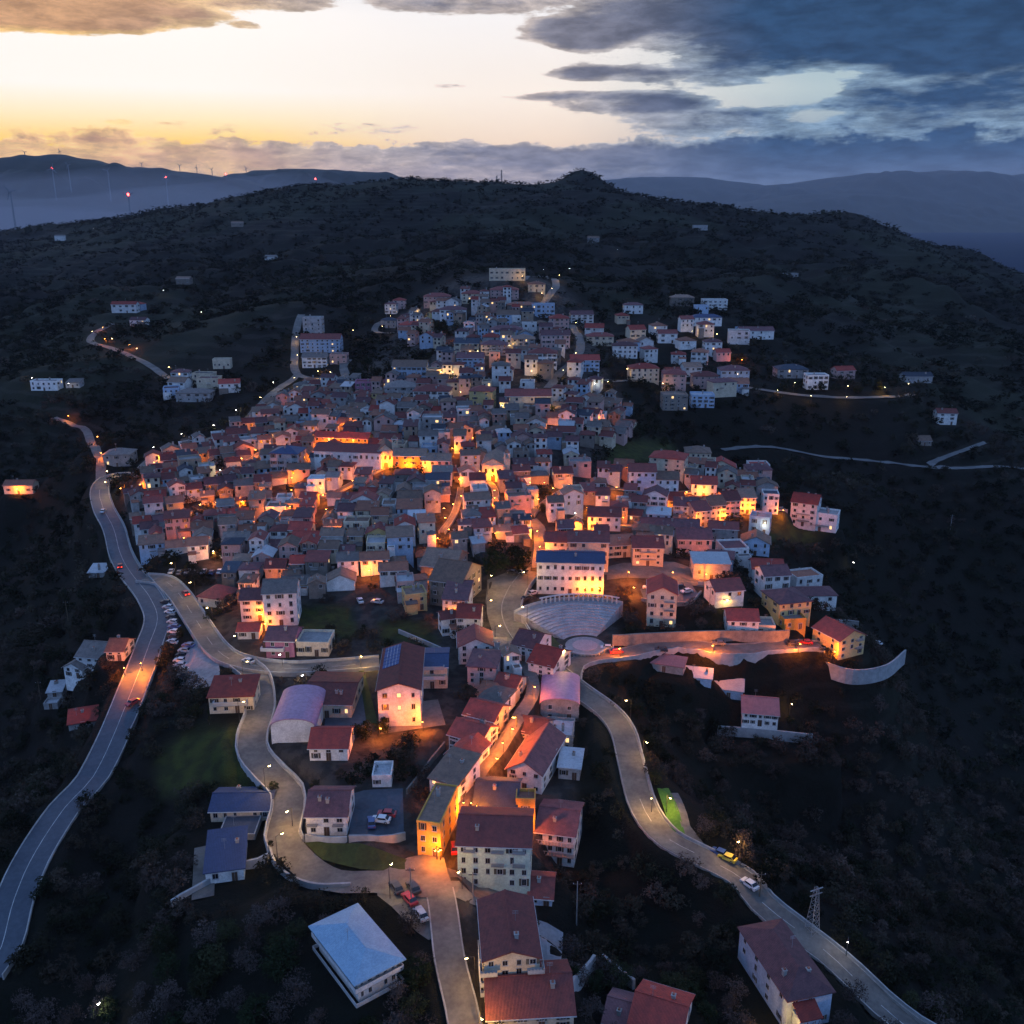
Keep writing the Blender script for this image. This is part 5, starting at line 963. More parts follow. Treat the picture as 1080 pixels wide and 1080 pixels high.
# ---------------------------------------------------------------- cars
CARP = {}
def car_parts():
    for cn, c_ in [('silver', (.42, .43, .45)), ('white', (.62, .62, .62)), ('dark', (.03, .03, .035)), ('red', (.38, .02, .02)), ('blue', (.04, .08, .22)), ('grey', (.14, .14, .15)), ('yellow', (.55, .45, .05))]:
        m = mat('car_paint_' + cn, c_, .3, c_, 1, 0, spec=.6)
        prof = [(-2.1, .28), (2.05, .28), (2.12, .55), (2.0, .82), (1.1, .95), (.55, 1.42), (-1.1, 1.45), (-1.75, 1.0), (-2.1, .92), (-2.15, .5)]
        mb = MB(); n_ = len(prof); vs = []
        for s, wd in ((-1, .86), (1, .86)):
            for x, z in prof: k = 1 if z < .97 else .80; vs.append((s * wd * k, x, z))
        mb.add(vs, [tuple(range(n_)), tuple(range(2 * n_ - 1, n_ - 1, -1))] + [(k, n_ + k, n_ + (k + 1) % n_, (k + 1) % n_) for k in range(n_)], m); CARP['body', cn] = mb.mesh('car_body', False)
    mb = MB(); mb.add([(-.74, 1.06, 1.0), (.74, 1.06, 1.0), (.66, .60, 1.39), (-.66, .60, 1.39)], [(0, 1, 2, 3)], M_pane); mb.add([(-.74, -1.74, 1.03), (.74, -1.74, 1.03), (.66, -1.16, 1.43), (-.66, -1.16, 1.43)], [(1, 0, 3, 2)], M_pane)
    for s in (-1, 1): mb.add([(s * .815, .85, .99), (s * .815, -1.5, .99), (s * .715, -1.05, 1.36), (s * .715, .50, 1.36)], [(0, 1, 2, 3)], M_pane)
    for i in range(len(mb.v)): x, y, z = mb.v[i]; mb.v[i] = (x * 1.02, y * 1.02, z + .02)
    CARP['glass'] = mb.mesh('car_glass')
    mb = MB(); mb.tube((-.1, 0, 0), (.1, 0, 0), .33, .33, mat('rubber', (.02, .02, .02), .9), 12); mb.tube((-.11, 0, 0), (.11, 0, 0), .19, .19, M_galv, 8); CARP['wheel'] = mb.mesh('wheel')
    mb = MB(); mb.box(-.17, .17, -.03, .03, -.07, .07, M_rail); CARP['headlight'] = mb.mesh('headlight')
    mb = MB(); mb.box(-.17, .17, -.03, .03, -.07, .07, mat('tail_red', (.4, .01, .01), .5, emit=(1, .05, .02), estr=14)); CARP['taillight'] = mb.mesh('tail_light')
    mb = MB(); mb.box(-.17, .17, -.03, .03, -.07, .07, mat('tail_unlit', (.2, .01, .01), .4)); CARP['rear'] = mb.mesh('rear_light')
car_parts(); CARS = []
def car(px, py, deg, col, where, lab=None, lit=False, lift=.25):
    g = G(px, py); g.z += lift; r = thing('car', lab, 'car', g, R(deg), where); link('body', CARP['body', col], r); link('glass', CARP['glass'], r)
    for sx in (-1, 1):
        for sy in (-1.3, 1.3): link('wheel', CARP['wheel'], r, (sx * .8, sy, .33))
        link('headlight', CARP['headlight'], r, (sx * .6, 2.09, .62)); q = link('tail_light', CARP['taillight' if lit else 'rear'], r, (sx * .6, -2.13, .66))
    CARS.append(dict(o=r, col=col, loc=g)); return r
cs = ['silver', 'white', 'dark', 'blue', 'grey', 'red']
for i in range(9): a = i / 8; car(176 + 8 * math.sin(a * 2.2), 637 + 42 * a, 78 + random.uniform(-6, 6), ['dark', 'silver', 'white', 'dark', 'silver', 'blue', 'white', 'dark', 'white'][i], 'cars parked beside the road junction')
for i in range(7): car(199 - 9 * math.sin(i / 6 * 2.6), 683 + 5.2 * i, 72 + 4 * i, ['blue', 'silver', 'dark', 'white', 'silver', 'white', 'dark'][i], 'cars parked in the curved car park')
for i in range(7): car(181 + 8.5 * i, 605 + (i % 2) * 1.2, 5, ['silver', 'grey', 'white', 'dark', 'silver', 'blue', 'white'][i], 'cars parked in the upper lay-by', lift=.4)
for i, (x, y, d_, c_) in enumerate([(432, 952, 35, 'red'), (444, 968, 28, 'silver'), (436, 940, 30, 'dark'), (418, 940, 30, 'dark'), (480, 898, 5, 'red'), (402, 868, 80, 'white'), (392, 871, 10, 'blue'), (408, 862, 85, 'red'), (370, 742, 5, 'white'), (371, 730, 5, 'dark'), (508, 668, 10, 'silver'), (512, 676, 10, 'dark'), (507, 684, 12, 'white'), (556, 633, -50, 'dark'), (562, 628, -50, 'silver'), (548, 606, 60, 'white'), (540, 606, 60, 'dark'),
        (684, 622, 80, 'white'), (692, 620, 84, 'silver'), (700, 619, 86, 'white'), (708, 619, 88, 'silver'), (716, 621, 92, 'dark'), (724, 626, 110, 'white'), (836, 681, -80, 'dark'), (850, 680, 80, 'red'), (758, 681, 86, 'grey'), (697, 688, 84, 'dark'), (196, 628, 35, 'red'), (140, 744, 150, 'red'), (109, 541, 8, 'white'), (127, 599, 20, 'red'), (790, 936, 35, 'white'), (759, 903, 52, 'blue'), (767, 908, 52, 'yellow'), (650, 690, -80, 'red'), (925, 680, 40, 'white'),
        (236, 590, 60, 'white'), (262, 700, 60, 'silver'), (745, 505, 80, 'white'), (755, 507, 80, 'silver'), (765, 509, 80, 'white'), (380, 636, 20, 'white'), (398, 637, 70, 'silver'), (246, 598, 30, 'silver'), (640, 686, 86, 'silver')]):
    car(x, y, d_, c_, None, lit=(x, y) in ((140, 744), (196, 628), (127, 599)), lift=.4)

# ---------------------------------------------------------------- poles, masts, wind turbines
for x, y0, y1, lab in [(608, 975, 930, 'tall white pole standing on the dark slope right of the red gable block'), (801, 946, 920, 'wooden pole beside the white van on the right road'), (182 - 110, 655, 636, 'leaning wooden pole in the fields left of the highway'), (43, 738, 720, 'wooden pole beside the tiny flat shed on the left slope'), (434, 955, 915, 'grey pole at the corner of the little square'), (499, 945, 920, 'grey pole in front of the pale green block'), (748, 640, 620, 'pole in the terraces above the crimson-roofed house'), (540 + 462, 560, 545, 'thin pole far out on the right slope')]:
    g = G(x, y0); h = (y0 - y1) * project(g)[2] / F * 1.2; r = thing('utility_pole', lab, 'utility pole', g)
    mb = MB(); mb.tube((0, 0, -1), (0, 0, h), .16, .10, M_galv if 'wood' not in lab else mat('pole_wood', (.12, .09, .06), .9), 7); mb.build('pole', r); mb = MB(); mb.box(-.9, .9, -.06, .06, h - .7, h - .55, M_darkmetal)
    for k in (-.8, 0, .8): mb.box(k - .05, k + .05, -.05, .05, h - .55, h - .35, M_rail)
    mb.build('crossarm', r)
def lattice(mb, h, b0, b1, n_, m, t_=.05):
    lv = [(b0 + (b1 - b0) * k / n_, h * k / n_) for k in range(n_ + 1)]
    for (r0, z0), (r1, z1) in zip(lv, lv[1:]):
        for (sx, sy), (tx, ty) in (((-1, -1), (1, -1)), ((1, -1), (1, 1)), ((1, 1), (-1, 1)), ((-1, 1), (-1, -1))):
            mb.tube((sx * r0, sy * r0, z0), (sx * r1, sy * r1, z1), t_, t_, m, 4); mb.tube((sx * r0, sy * r0, z0), (tx * r1, ty * r1, z1), t_ * .6, t_ * .6, m, 3); mb.tube((sx * r1, sy * r1, z1), (tx * r1, ty * r1, z1), t_ * .6, t_ * .6, m, 3)
g = G(856, 984); r = thing('pylon', 'pale lattice electricity pylon beside the bottom right road', 'pylon', g, .4); h = 50 * project(g)[2] / F * 1.15
mb = MB(); lattice(mb, h, 1.1, .3, 9, M_galv); mb.build('tower', r)
for z_ in (.84, .95): mb = MB(); mb.box(-1.6, 1.6, -.08, .08, h * z_, h * z_ + .18, M_galv); mb.build('crossarm', r)
m_red = mat('red_beacon', (.4, .02, .02), .5, emit=(1, .06, .05), estr=18)
for i, (x, hp, lab) in enumerate([(519, 9, 'shortest antenna mast on the ridge skyline'), (524, 14, 'middle-sized antenna mast on the ridge skyline'), (529, 21, 'tallest antenna mast on the ridge skyline')]):
    d = raydir(x, 194.5); Y_ = 1985.; gx_ = d[0] / d[1] * Y_; z_ = h1(gx_, Y_); r = thing('antenna_mast', lab, 'antenna mast', (gx_, Y_, z_)); h = hp * Y_ / F; mb = MB(); lattice(mb, h, 1.6, .7, 8, M_darkmetal, .45); mb.build('mast', r)
    for zz in (.6, .8, .93): mb = MB(); mb.tube((0, -1.6, h * zz - 1), (0, -1.6, h * zz + 1.4), 1.5, 1.5, M_galv, 8); mb.build('antenna_drum', r)
TB = [(14, 224, 27, 3300, 0, 'nearest pale turbine in the fog at the far left'), (137, 222, 19, 3400, 1, 'turbine in the valley with a large red beacon'), (252, 217, 14, 3500, 0, 'leaning-bladed turbine rising from fog near the dark ridge'), (27, 168, 9, 6150, 0, 'leftmost turbine on the far skyline'), (64, 167, 9, 6150, 0, 'second turbine on the far skyline'), (57, 192, 17, 5200, 1, 'tall red-lit turbine on the far hillside at the left'), (73, 184, 12, 5300, 0, 'faint turbine on the hillside right of the tall red-lit one'), (115, 193, 16, 5200, 0, 'faint tall turbine in the middle of the far hillside'),
      (150, 179, 8, 6150, 0, 'small turbine on the skyline above the fog'), (176, 199, 14, 5200, 1, 'red-lit turbine at the lower middle of the far hillside'), (190, 182, 9, 6150, 0, 'small skyline turbine, first of a close trio'), (208, 184, 9, 6150, 0, 'small skyline turbine, middle of a close trio'), (224, 186, 9, 6150, 0, 'small skyline turbine, last of a close trio'), (239, 190, 7, 5800, 1, 'small red-lit turbine by the fog tongue'), (260, 184, 8, 7700, 0, 'turbine above the bright fog tongue'), (333, 196, 8, 6900, 1, 'rightmost red-lit turbine in the fog')]
M_tur = mat('turbine_paint', (.20, .21, .23), .6)
for x, y, hp, Y_, red, lab in TB:
    d = raydir(x, y); gx_ = d[0] / d[1] * Y_; zb = CAMZ + d[2] / d[1] * Y_; h = hp * Y_ / F * .72; r = thing('wind_turbine', lab, 'wind turbine', (gx_, Y_, zb), random.uniform(-.5, .5), 'wind turbines on the far hills'); s = h / 80
    mb = MB(); mb.tube((0, 0, -90), (0, 0, h), 3.4 * s + 1.2, 1.6 * s + .8, M_tur, 8); mb.build('tower', r); mb = MB(); mb.box(-2 * s, 2 * s, -5 * s, 5 * s, h - 1.5 * s, h + 3 * s, M_tur); nac = mb.build('nacelle', r)
    a_ = random.uniform(0, 2)
    for k in range(3):
        a = a_ + k * 2.0944; tip = Vector((math.cos(a), 0, math.sin(a))) * h * .44; n_ = Vector((-math.sin(a), 0, math.cos(a))); o_ = Vector((0, -6 * s, h + s)); mb = MB(); w0, w1 = 2.6 * s + .6, .7 * s + .3
        q = [o_ - n_ * w0, o_ + n_ * w0, o_ + tip + n_ * w1, o_ + tip - n_ * w1]; mb.add(q + [p + Vector((0, -1.2, 0)) for p in q], [(0, 1, 2, 3), (7, 6, 5, 4), (0, 4, 5, 1), (1, 5, 6, 2), (2, 6, 7, 3), (3, 7, 4, 0)], M_tur); mb.build('blade', r)
    if red: mb = MB(); e = 2.4 * Y_ / 3400 * (1.7 if x == 137 else 1); mb.tube((0, -2, h + 2 * s), (0, -2, h + 2 * s + e * 2), e, e * .6, m_red, 10); mb.build('beacon', nac)
for x, y, lab in [(1010, 240, 'leftmost tiny white light on the far shore'), (1019, 243, 'second tiny light on the far shore'), (1053, 235, 'warm tiny light on the far shore at the right')]:
    d = raydir(x, y); k = (-188 - CAMZ) / d[2]; r = thing('shore_light', lab, 'distant light', (d[0] * k, d[1] * k, -189)); mb = MB(); mb.tube((0, 0, -2), (0, 0, 14), 1.5, 1.5, M_galv, 6); mb.build('pole', r); mb = MB(); mb.tube((0, 0, 14), (0, 0, 24), 8, 8, m_head['w'], 8); mb.build('lamp', r)

# ---------------------------------------------------------------- trees
m_leaf = {}
for k, c1, c2 in [('evergreen', (.020, .030, .014), (.012, .018, .010)), ('bare', (.085, .066, .060), (.05, .042, .040)), ('olive', (.034, .040, .020), (.022, .026, .014))]:
    m_leaf[k] = mat('foliage_' + k, c1, .95, c2, .5, .3, spec=.05)
m_wood = bpy.data.materials.new('woodland_foliage'); m_wood.use_nodes = True; t = m_wood.node_tree; N = NT(t); p = t.nodes['Principled BSDF']; p.inputs['Roughness'].default_value = .95; p.inputs['Specular IOR Level'].default_value = .03
ta = N.n('ShaderNodeAttribute', attribute_name='tint').outputs['Fac']; oc = N.n('ShaderNodeTexCoord').outputs['Object']
c = N.ramp(ta, [(0, (.006, .010, .007)), (.3, (.018, .022, .013)), (.55, (.050, .043, .032)), (.8, (.070, .054, .047)), (1, (.10, .070, .055))])
sc_ = N.n('ShaderNodeVectorMath', operation='SCALE'); t.links.new(c, sc_.inputs[0]); t.links.new(N.ss(N.noise(oc, .03, 4, .6), .3, .7, .65, 1.3), sc_.inputs[3]); t.links.new(sc_.outputs[0], p.inputs['Base Color'])
def crown_pts(n_, rad, ht, rg, clumps=14, size=.5, base=.25):
    """triangles scattered through clumps that fill a crown; returns (n,3,3)"""
    a = rg.uniform(0, 2 * np.pi, clumps); rr_ = np.sqrt(rg.uniform(.05, 1, clumps)); z = rg.uniform(base, 1, clumps); wz = np.sqrt(np.clip(1 - ((z - .55) / .52) ** 2, .05, 1))
    cc_ = np.stack([np.cos(a) * rr_ * wz * rad * .75, np.sin(a) * rr_ * wz * rad * .75, z * ht], 1); cr = rg.uniform(.22, .42, clumps) * rad
    k = rg.integers(0, clumps, n_); d = rg.normal(size=(n_, 3)); d /= np.linalg.norm(d, axis=1)[:, None]; c0 = cc_[k] + d * (cr[k] * rg.uniform(.55, 1.05, n_))[:, None] * [1, 1, .8]
    e = rg.normal(size=(n_, 3, 3)) * size * .6; return c0[:, None, :] + e
def tris(T): return T.reshape(-1, 3), np.arange(T.shape[0] * 3).reshape(-1, 3)
TV = {}
for k in m_leaf:
    for v_ in range(3):
        rg = np.random.default_rng(100 + v_ + 10 * len(k)); T = crown_pts(1500 if k != 'bare' else 900, 1.0, 1.35, rg, 22, .085 if k != 'bare' else .07, .2); Vv, Fv = tris(T); TV[k, v_] = npmesh('crown_' + k, Vv, Fv, m_leaf[k])
rg = np.random.default_rng(5); T = crown_pts(1400, .3, 3.2, rg, 26, .09, .04); T[:, :, :2] *= (1 - T[:, :, 2:3] / 3.6 * .8); Vv, Fv = tris(T); TV['cypress', 0] = npmesh('crown_cypress', Vv, Fv, m_leaf['evergreen'])
M_bark = mat('bark', (.05, .04, .03), .95)
mb = MB(); mb.tube((0, 0, -.4), (0, 0, .8), .09, .05, M_bark, 7)
for k in range(5): a = k * 1.26; mb.tube((0, 0, .35 + .08 * k), (.45 * math.cos(a), .45 * math.sin(a), .95 + .05 * k), .035, .012, M_bark, 5)
TRUNK = mb.mesh('trunk')
def tree(g, rad, kind, lab=None, group=None, v_=None, hk=1.0):
    r = thing('tree' if kind != 'cypress' else 'cypress', lab, 'tree', g, random.uniform(0, 6), group); v_ = 0 if kind == 'cypress' else random.randrange(3) if v_ is None else v_
    link('crown', TV[kind, v_], r, (0, 0, 0), 0, (rad, rad, rad * hk)); link('trunk', TRUNK, r, (0, 0, 0), 0, (rad, rad, rad * hk)); return r
SPT = [(523, 606, 36, 'evergreen', 'big dark evergreen left half of the clump beside the sand-coloured lane'), (545, 604, 36, 'evergreen', 'big dark evergreen right half of the clump beside the sand-coloured lane'), (383, 778, 24, 'evergreen', 'large dark round tree in front of the solar-panel school'), (404, 772, 20, 'evergreen', 'dark tree touching the wall of the solar-panel school'), (221, 764, 5, 'cypress', 'slim dark cypress beside the curved car park'), (205, 757, 20, 'olive', 'broad olive-green tree left of the slim cypress'), (289, 833, 12, 'evergreen', 'dark bush beside the sloping road above the navy roof'), (277, 836, 11, 'evergreen', 'dark shrub at the corner of the long navy-roofed house'), (285, 893, 9, 'evergreen', 'dark round tree between road and navy-roofed barn'),
       (191, 672, 13, 'olive', 'rounded green bush between the parked cars and the ring road'), (686, 794, 24, 'olive', 'yellow-lit leafy tree beside the right road lamp'), (690, 826, 18, 'olive', 'small leafy tree at the top of the bright green pitch'), (700, 815, 14, 'bare', 'bare brown tree behind the bright green pitch'), (742, 878, 24, 'bare', 'rusty brown bush right of the bright green pitch'), (784, 905, 38, 'bare', 'wide grey-brown bush above the right road'), (776, 1052, 28, 'bare', 'large bare round bush left of the bottom right house'), (452, 374 + 6, 10, 'evergreen', 'dark tree in the upper town below the pink house'), (440, 352 + 8, 18, 'evergreen', 'dark clump at the upper wood edge'), (467, 352, 18, 'evergreen', 'dark round tree above the yellow path'), (455, 352, 20, 'evergreen', 'dark tree beside the serpentine road houses'),
       (560, 434, 9, 'evergreen', 'dark tree in front of the long cream school'), (590, 420, 12, 'evergreen', 'dark tree beside the right yellow lamp of the cream school'), (378, 402, 16, 'evergreen', 'dark tree at the left of the small wood'), (398, 402, 18, 'evergreen', 'dark tree in the middle of the small wood'), (415, 396, 16, 'evergreen', 'dark tree at the right of the small wood'), (388, 392, 18, 'evergreen', 'dark tree at the back of the small wood'), (320, 412, 10, 'evergreen', 'dark tree under the white block on the left hillside'), (375, 528, 16, 'evergreen', 'dark garden tree below the white hall'), (410, 515, 14, 'evergreen', 'dark tree hidden below the lit square'),
       (572, 540, 11, 'evergreen', 'dark tree among roofs above the orange lane'), (648, 556, 14, 'evergreen', 'dark tree in the garden above the town hall'), (600, 470, 12, 'evergreen', 'dark garden tree below the yellow tower block'), (545, 472, 10, 'evergreen', 'dark tree in the gardens above the orange-lit church'), (365, 680, 14, 'olive', 'olive tree at the right end of the dark lawn'), (352, 683, 11, 'olive', 'small olive tree in the dark lawn gardens'), (385, 668, 12, 'evergreen', 'dark tree in the sunken gardens'), (700, 470, 12, 'evergreen', 'dark tree at the top of the green field'), (672, 462, 18, 'evergreen', 'large dark tree left of the green field'),
       (842, 590, 20, 'bare', 'grey bush on the slope below the grassy corner'), (866, 412, 11, 'evergreen', 'dark tree in front of the white balconied terrace house'), (925, 410, 12, 'olive', 'floodlit yellow-green tree at the end of the terrace road'), (905, 414, 11, 'olive', 'dim tree beside the floodlit one'), (600, 1000, 16, 'evergreen', 'dark shrub right of the courtyard'), (604, 1032, 18, 'evergreen', 'dark garden shrub above the bottom pale wall'), (640, 388, 9, 'olive', 'yellow-lit poplar below the cream villa'), (30, 246, 9, 'evergreen', 'round tree on the left skyline'), (42, 244, 8, 'evergreen', 'second round tree on the left skyline'),
       (100, 232, 9, 'evergreen', 'tree on the skyline left of the valley turbine'), (210, 222, 10, 'evergreen', 'wide tree on the skyline beside the leaning-bladed turbine'), (868, 226, 6, 'evergreen', 'left tree of the trio on the right skyline'), (878, 228, 6, 'evergreen', 'middle tree of the trio on the right skyline'), (885, 228, 6, 'evergreen', 'right tree of the trio on the right skyline')]
TREEP = []
for x, y, wp, kd, lab in SPT:
    g = G(x, y); dep = project(g)[2]; rad = wp * dep / F / 2 / (.3 if kd == 'cypress' else .95)
    if kd == 'cypress': rad = wp * dep / F / 2 / .3 * .8
    tree(g, rad, kd, lab); TREEP.append((g.x, g.y))
# woods: jittered cells, thinned by a clearing pattern
rgt = np.random.default_rng(11)
FA = np.array([(f[0], f[1], math.hypot(f[2], f[3])) for f in FOOT])
KEEP = LAWNS + [wpoly(q) for q in (LAY, [(398, 900), (475, 895), (480, 990), (398, 950)], [(322, 887), (452, 900), (440, 925), (330, 912)], [(365, 830), (428, 828), (430, 890), (365, 890)], [(555, 960), (598, 980), (595, 1020), (560, 1025)], [(686, 832), (722, 832), (742, 892), (704, 892)], [(556, 610), (655, 610), (668, 700), (560, 700)], [(395, 735), (470, 730), (475, 775), (395, 780)], [(350, 705), (395, 700), (395, 770), (340, 782)], [(180, 640), (215, 640), (215, 690), (180, 690)], [(672, 608), (745, 606), (745, 642), (672, 642)], [(196, 880), (285, 880), (285, 960), (196, 960)], [(470, 905), (570, 930), (566, 960), (474, 960)])]
def scatter(y0, y1, step, dens):
    xs = np.arange(-1.0 * y1, 1.0 * y1, step); ys = np.arange(y0, y1, step); X_, Y_ = np.meshgrid(xs, ys); X_ = (X_ + rgt.uniform(-.5, .5, X_.shape) * step).ravel(); Y_ = (Y_ + rgt.uniform(-.5, .5, Y_.shape) * step).ravel()
    k = np.abs(X_) < .66 * Y_ + 15; X_, Y_ = X_[k], Y_[k]
    nz = sum(np.sin(X_ / L * math.cos(a) * 6.28 + Y_ / L * math.sin(a) * 6.28 + ph) for L, a, ph in ((260, .5, 1), (170, 2, 2), (95, 1.1, 3), (60, 2.7, 0))) / 4
    k = rgt.uniform(0, 1, X_.size) < dens * (np.clip(.95 + nz * .9, .3 if y0 > 300 else .7, 1) if y0 < 600 else np.clip((nz + .28) * 3.2, .14, 1)); k &= road_dist(X_, Y_) > 1.9; X_, Y_ = X_[k], Y_[k]
    k = np.ones(X_.size, bool)
    for i in range(0, X_.size, 3000): k[i:i + 3000] = (np.hypot(X_[i:i + 3000, None] - FA[:, 0], Y_[i:i + 3000, None] - FA[:, 1]) - FA[:, 2]).min(1) > 1.5
    for q in KEEP: k &= ~inpoly(X_, Y_, q)
    T_ = inpoly(X_, Y_, TOWN); k &= ~(T_ & (rgt.uniform(0, 1, X_.size) > (.38 if y1 < 500 else .85))); return X_[k], Y_[k]
chunks = []; tints = []
def woods(X_, Y_, rmin, rmax, ntri, size, hk, tb=.5):
    Z_ = H(X_, Y_); protos = [crown_pts(ntri, 1, 1.25, np.random.default_rng(s), 9 if ntri < 100 else 14, size, .12) for s in range(8)]
    nz = sum(np.sin(X_ / L * math.cos(a) * 6.28 + Y_ / L * math.sin(a) * 6.28 + ph) for L, a, ph in ((310, 1.5, 1), (140, 2.2, 2), (80, .3, 3))) / 3
    for i in range(X_.size):
        r_ = rgt.uniform(rmin, rmax) * (.85 + .3 * rgt.uniform() ** 2); a = rgt.uniform(0, 6.28); c_, s_ = math.cos(a) * r_, math.sin(a) * r_
        T = protos[rgt.integers(0, 8)]; o_ = np.empty(T.shape, np.float32); o_[..., 0] = T[..., 0] * c_ - T[..., 1] * s_ + X_[i]; o_[..., 1] = T[..., 0] * s_ + T[..., 1] * c_ + Y_[i]; o_[..., 2] = T[..., 2] * r_ * hk + Z_[i] - .3
        chunks.append(o_.reshape(-1, 3)); tints.append(np.full(o_.shape[0] * 3, np.clip(tb + .3 * nz[i] + rgt.normal() * .2, 0, 1), np.float32))
X1, Y1 = scatter(85, 330, 5.0, 1.15)
nearness = np.argsort(Y1); ind = []; cnt = 0
pj = [project((a, b, 0)) for a, b in zip(X1, Y1)]
order = [i for i in nearness if -10 < pj[i][0] < 1090 and pj[i][1] < 1100][:150]; isind = np.zeros(X1.size, bool); isind[order] = True
Z1 = H(X1, Y1)
for i in order:
    px = pj[i][0]; side = 'below the blue highway and the white villa' if px < 470 else 'between the front houses and the right-hand road' if px < 800 else 'in the steep valley right of the bottom road'
    kd = random.choice(['bare', 'bare', 'olive', 'evergreen']); tree(Vector((X1[i], Y1[i], Z1[i] - .2)), rgt.uniform(2.4, 3.9), kd, {'bare': 'bare grey-brown', 'olive': 'dull olive', 'evergreen': 'dark green'}[kd] + ' tree in the dark wood ' + side, 'dark wood ' + side, hk=random.uniform(.8, 1.1))
woods(X1[~isind], Y1[~isind], 2.0, 4.2, 520, .115, .9); n_near = len(chunks)
X2, Y2 = scatter(330, 620, 6.6, 1.05); woods(X2, Y2, 2.4, 4.8, 150, .19, .8, .3)
X3, Y3 = scatter(620, 1350, 10, .9); woods(X3, Y3, 4, 7.5, 60, .28, .6, .12)
X4, Y4 = scatter(1350, 2550, 16, .85); woods(X4, Y4, 6, 10.5, 22, .40, .5, .06)
print('trees', n_near, X2.size, X3.size, X4.size)
cut = n_near
for nm, a, b in (('woodland', 0, cut), ('far_woodland', cut, len(chunks))):
    Vv = np.concatenate(chunks[a:b]); me = npmesh(nm, Vv, np.arange(len(Vv)).reshape(-1, 3), m_wood); at = me.attributes.new('tint', 'FLOAT', 'POINT'); at.data.foreach_set('value', np.concatenate(tints[a:b]))
    tag(link(nm, me), 'dark winter woodland covering the slopes around the town' if a == 0 else 'distant scrub and woodland over the hills behind the town', kind='stuff')

# ---------------------------------------------------------------- labels that single out each remaining thing
LM = [('the amphitheatre', 608, 655), ('the long white hall', 365, 480), ('the orange-lit church', 520, 494), ('the white town hall', 600, 608), ('the barrel-roofed sports hall', 308, 760), ('the solar-panel school', 420, 730), ('the big dark evergreens', 535, 590), ('the yellow tower block', 507, 420), ('the red hip-roofed block', 702, 490), ('the white stepped block', 850, 545), ('the white-roofed villa', 382, 985), ('the long pale-blue block', 335, 365),
      ('the road junction', 155, 612), ('the hilltop building', 536, 290), ('the small dark wood', 395, 392), ('the lone yellow house', 900, 675), ('the pale green block', 520, 905), ('the bright green pitch', 705, 860), ('the crimson-pink block', 461, 318), ('the curved orange terrace', 766, 535), ('the grey four-storey block', 301, 490), ('the tall white block', 297, 640), ('the mauve garage', 590, 745), ('the terracotta hip-roofed house', 222, 630), ('the lone white valley house', 800, 750), ('the left road bend', 108, 520), ('the terrace road', 740, 405), ('the long cream school', 557, 425)]
ORD = ['nearest', 'second nearest', 'third nearest', 'fourth nearest', 'fifth nearest', 'sixth nearest', 'seventh nearest', 'eighth nearest', 'ninth nearest', 'tenth nearest', 'eleventh nearest', 'twelfth nearest', 'thirteenth nearest', 'fourteenth nearest']
def single_out(items):
    """items: (object, look phrase, world place)"""
    B = {}
    for o_, look, loc in items:
        x, y, _d = project(loc); nm, lx, ly = min(LM, key=lambda l: (l[1] - x) ** 2 + (1.6 * (l[2] - y)) ** 2); dx, dy = x - lx, y - ly
        rel = ('right of' if dx > 0 else 'left of') if abs(dx) > abs(dy) * 1.2 else ('below' if dy > 0 else 'above'); B.setdefault((look, rel, nm), []).append((dx * dx + dy * dy, o_))
    for (look, rel, nm), L in B.items():
        L.sort(key=lambda q: q[0])
        for k, (_q, o_) in enumerate(L): o_['label'] = ('%s %s %s' % (look, rel, nm)) if len(L) == 1 else '%s, %s %s %s' % (look, ORD[k] if k < 14 else 'farthest', rel, nm)
RT = {'gable': 'gable roof', 'cross': 'gable-fronted roof', 'hip': 'hip roof', 'shed': 'lean-to roof', 'flat': 'flat roof'}; WN = {1: 'one', 2: 'two', 3: 'three', 4: 'four'}
RN = {'light_metal': 'pale metal', 'grey': 'grey', 'concrete': 'grey'}
single_out([(h_['o'], '%s %s-storey house with %s %s' % (h_['wk'], WN[h_['floors']], RN.get(h_['rk'], h_['rk']), RT[h_['roof']]), h_['loc']) for h_ in HOUSES if 'label' not in h_['o']])
single_out([(l_['o'], {'o': 'orange-glowing street lamp', 'y': 'yellow-glowing street lamp', 'w': 'white-glowing street lamp'}[l_['kind']], l_['loc']) for l_ in LAMPOBJ])
for l_ in LAMPOBJ: l_['o']['group'] = 'street lamps'
single_out([(c_['o'], {'dark': 'black'}.get(c_['col'], c_['col']) + ' car', c_['loc']) for c_ in CARS])
# ground sheet
sink = (RW.ravel() > .35).astype(float)
for q in SHEETS: sink = np.maximum(sink, inpoly(gx.ravel(), gy.ravel(), q))
V = np.stack([gx.ravel(), gy.ravel(), gz.ravel() - .30 * sink], 1)
idx = np.arange(nr * nc).reshape(nr, nc)
Fq = np.stack([idx[:-1, :-1].ravel(), idx[:-1, 1:].ravel(), idx[1:, 1:].ravel(), idx[1:, :-1].ravel()], 1)
m = bpy.data.materials.new('hillside'); m.use_nodes = True; t = m.node_tree; t.nodes.clear(); N = NT(t)
p = N.n('ShaderNodeBsdfPrincipled'); o = N.n('ShaderNodeOutputMaterial'); t.links.new(p.outputs[0], o.inputs[0]); p.inputs['Roughness'].default_value = .95; p.inputs['Specular IOR Level'].default_value = .1
oc = N.n('ShaderNodeTexCoord').outputs['Object']
c = N.mix(N.ss(N.noise(oc, .012, 6, .6), .4, .62), (.009, .011, .008), (.013, .012, .010))
c = N.mix(N.ss(N.noise(oc, .11, 5, .65), .45, .7), c, (.010, .010, .008))
c = N.mix(N.ss(N.noise(oc, .0035, 3, .5), .5, .60), c, (.019, .022, .014))
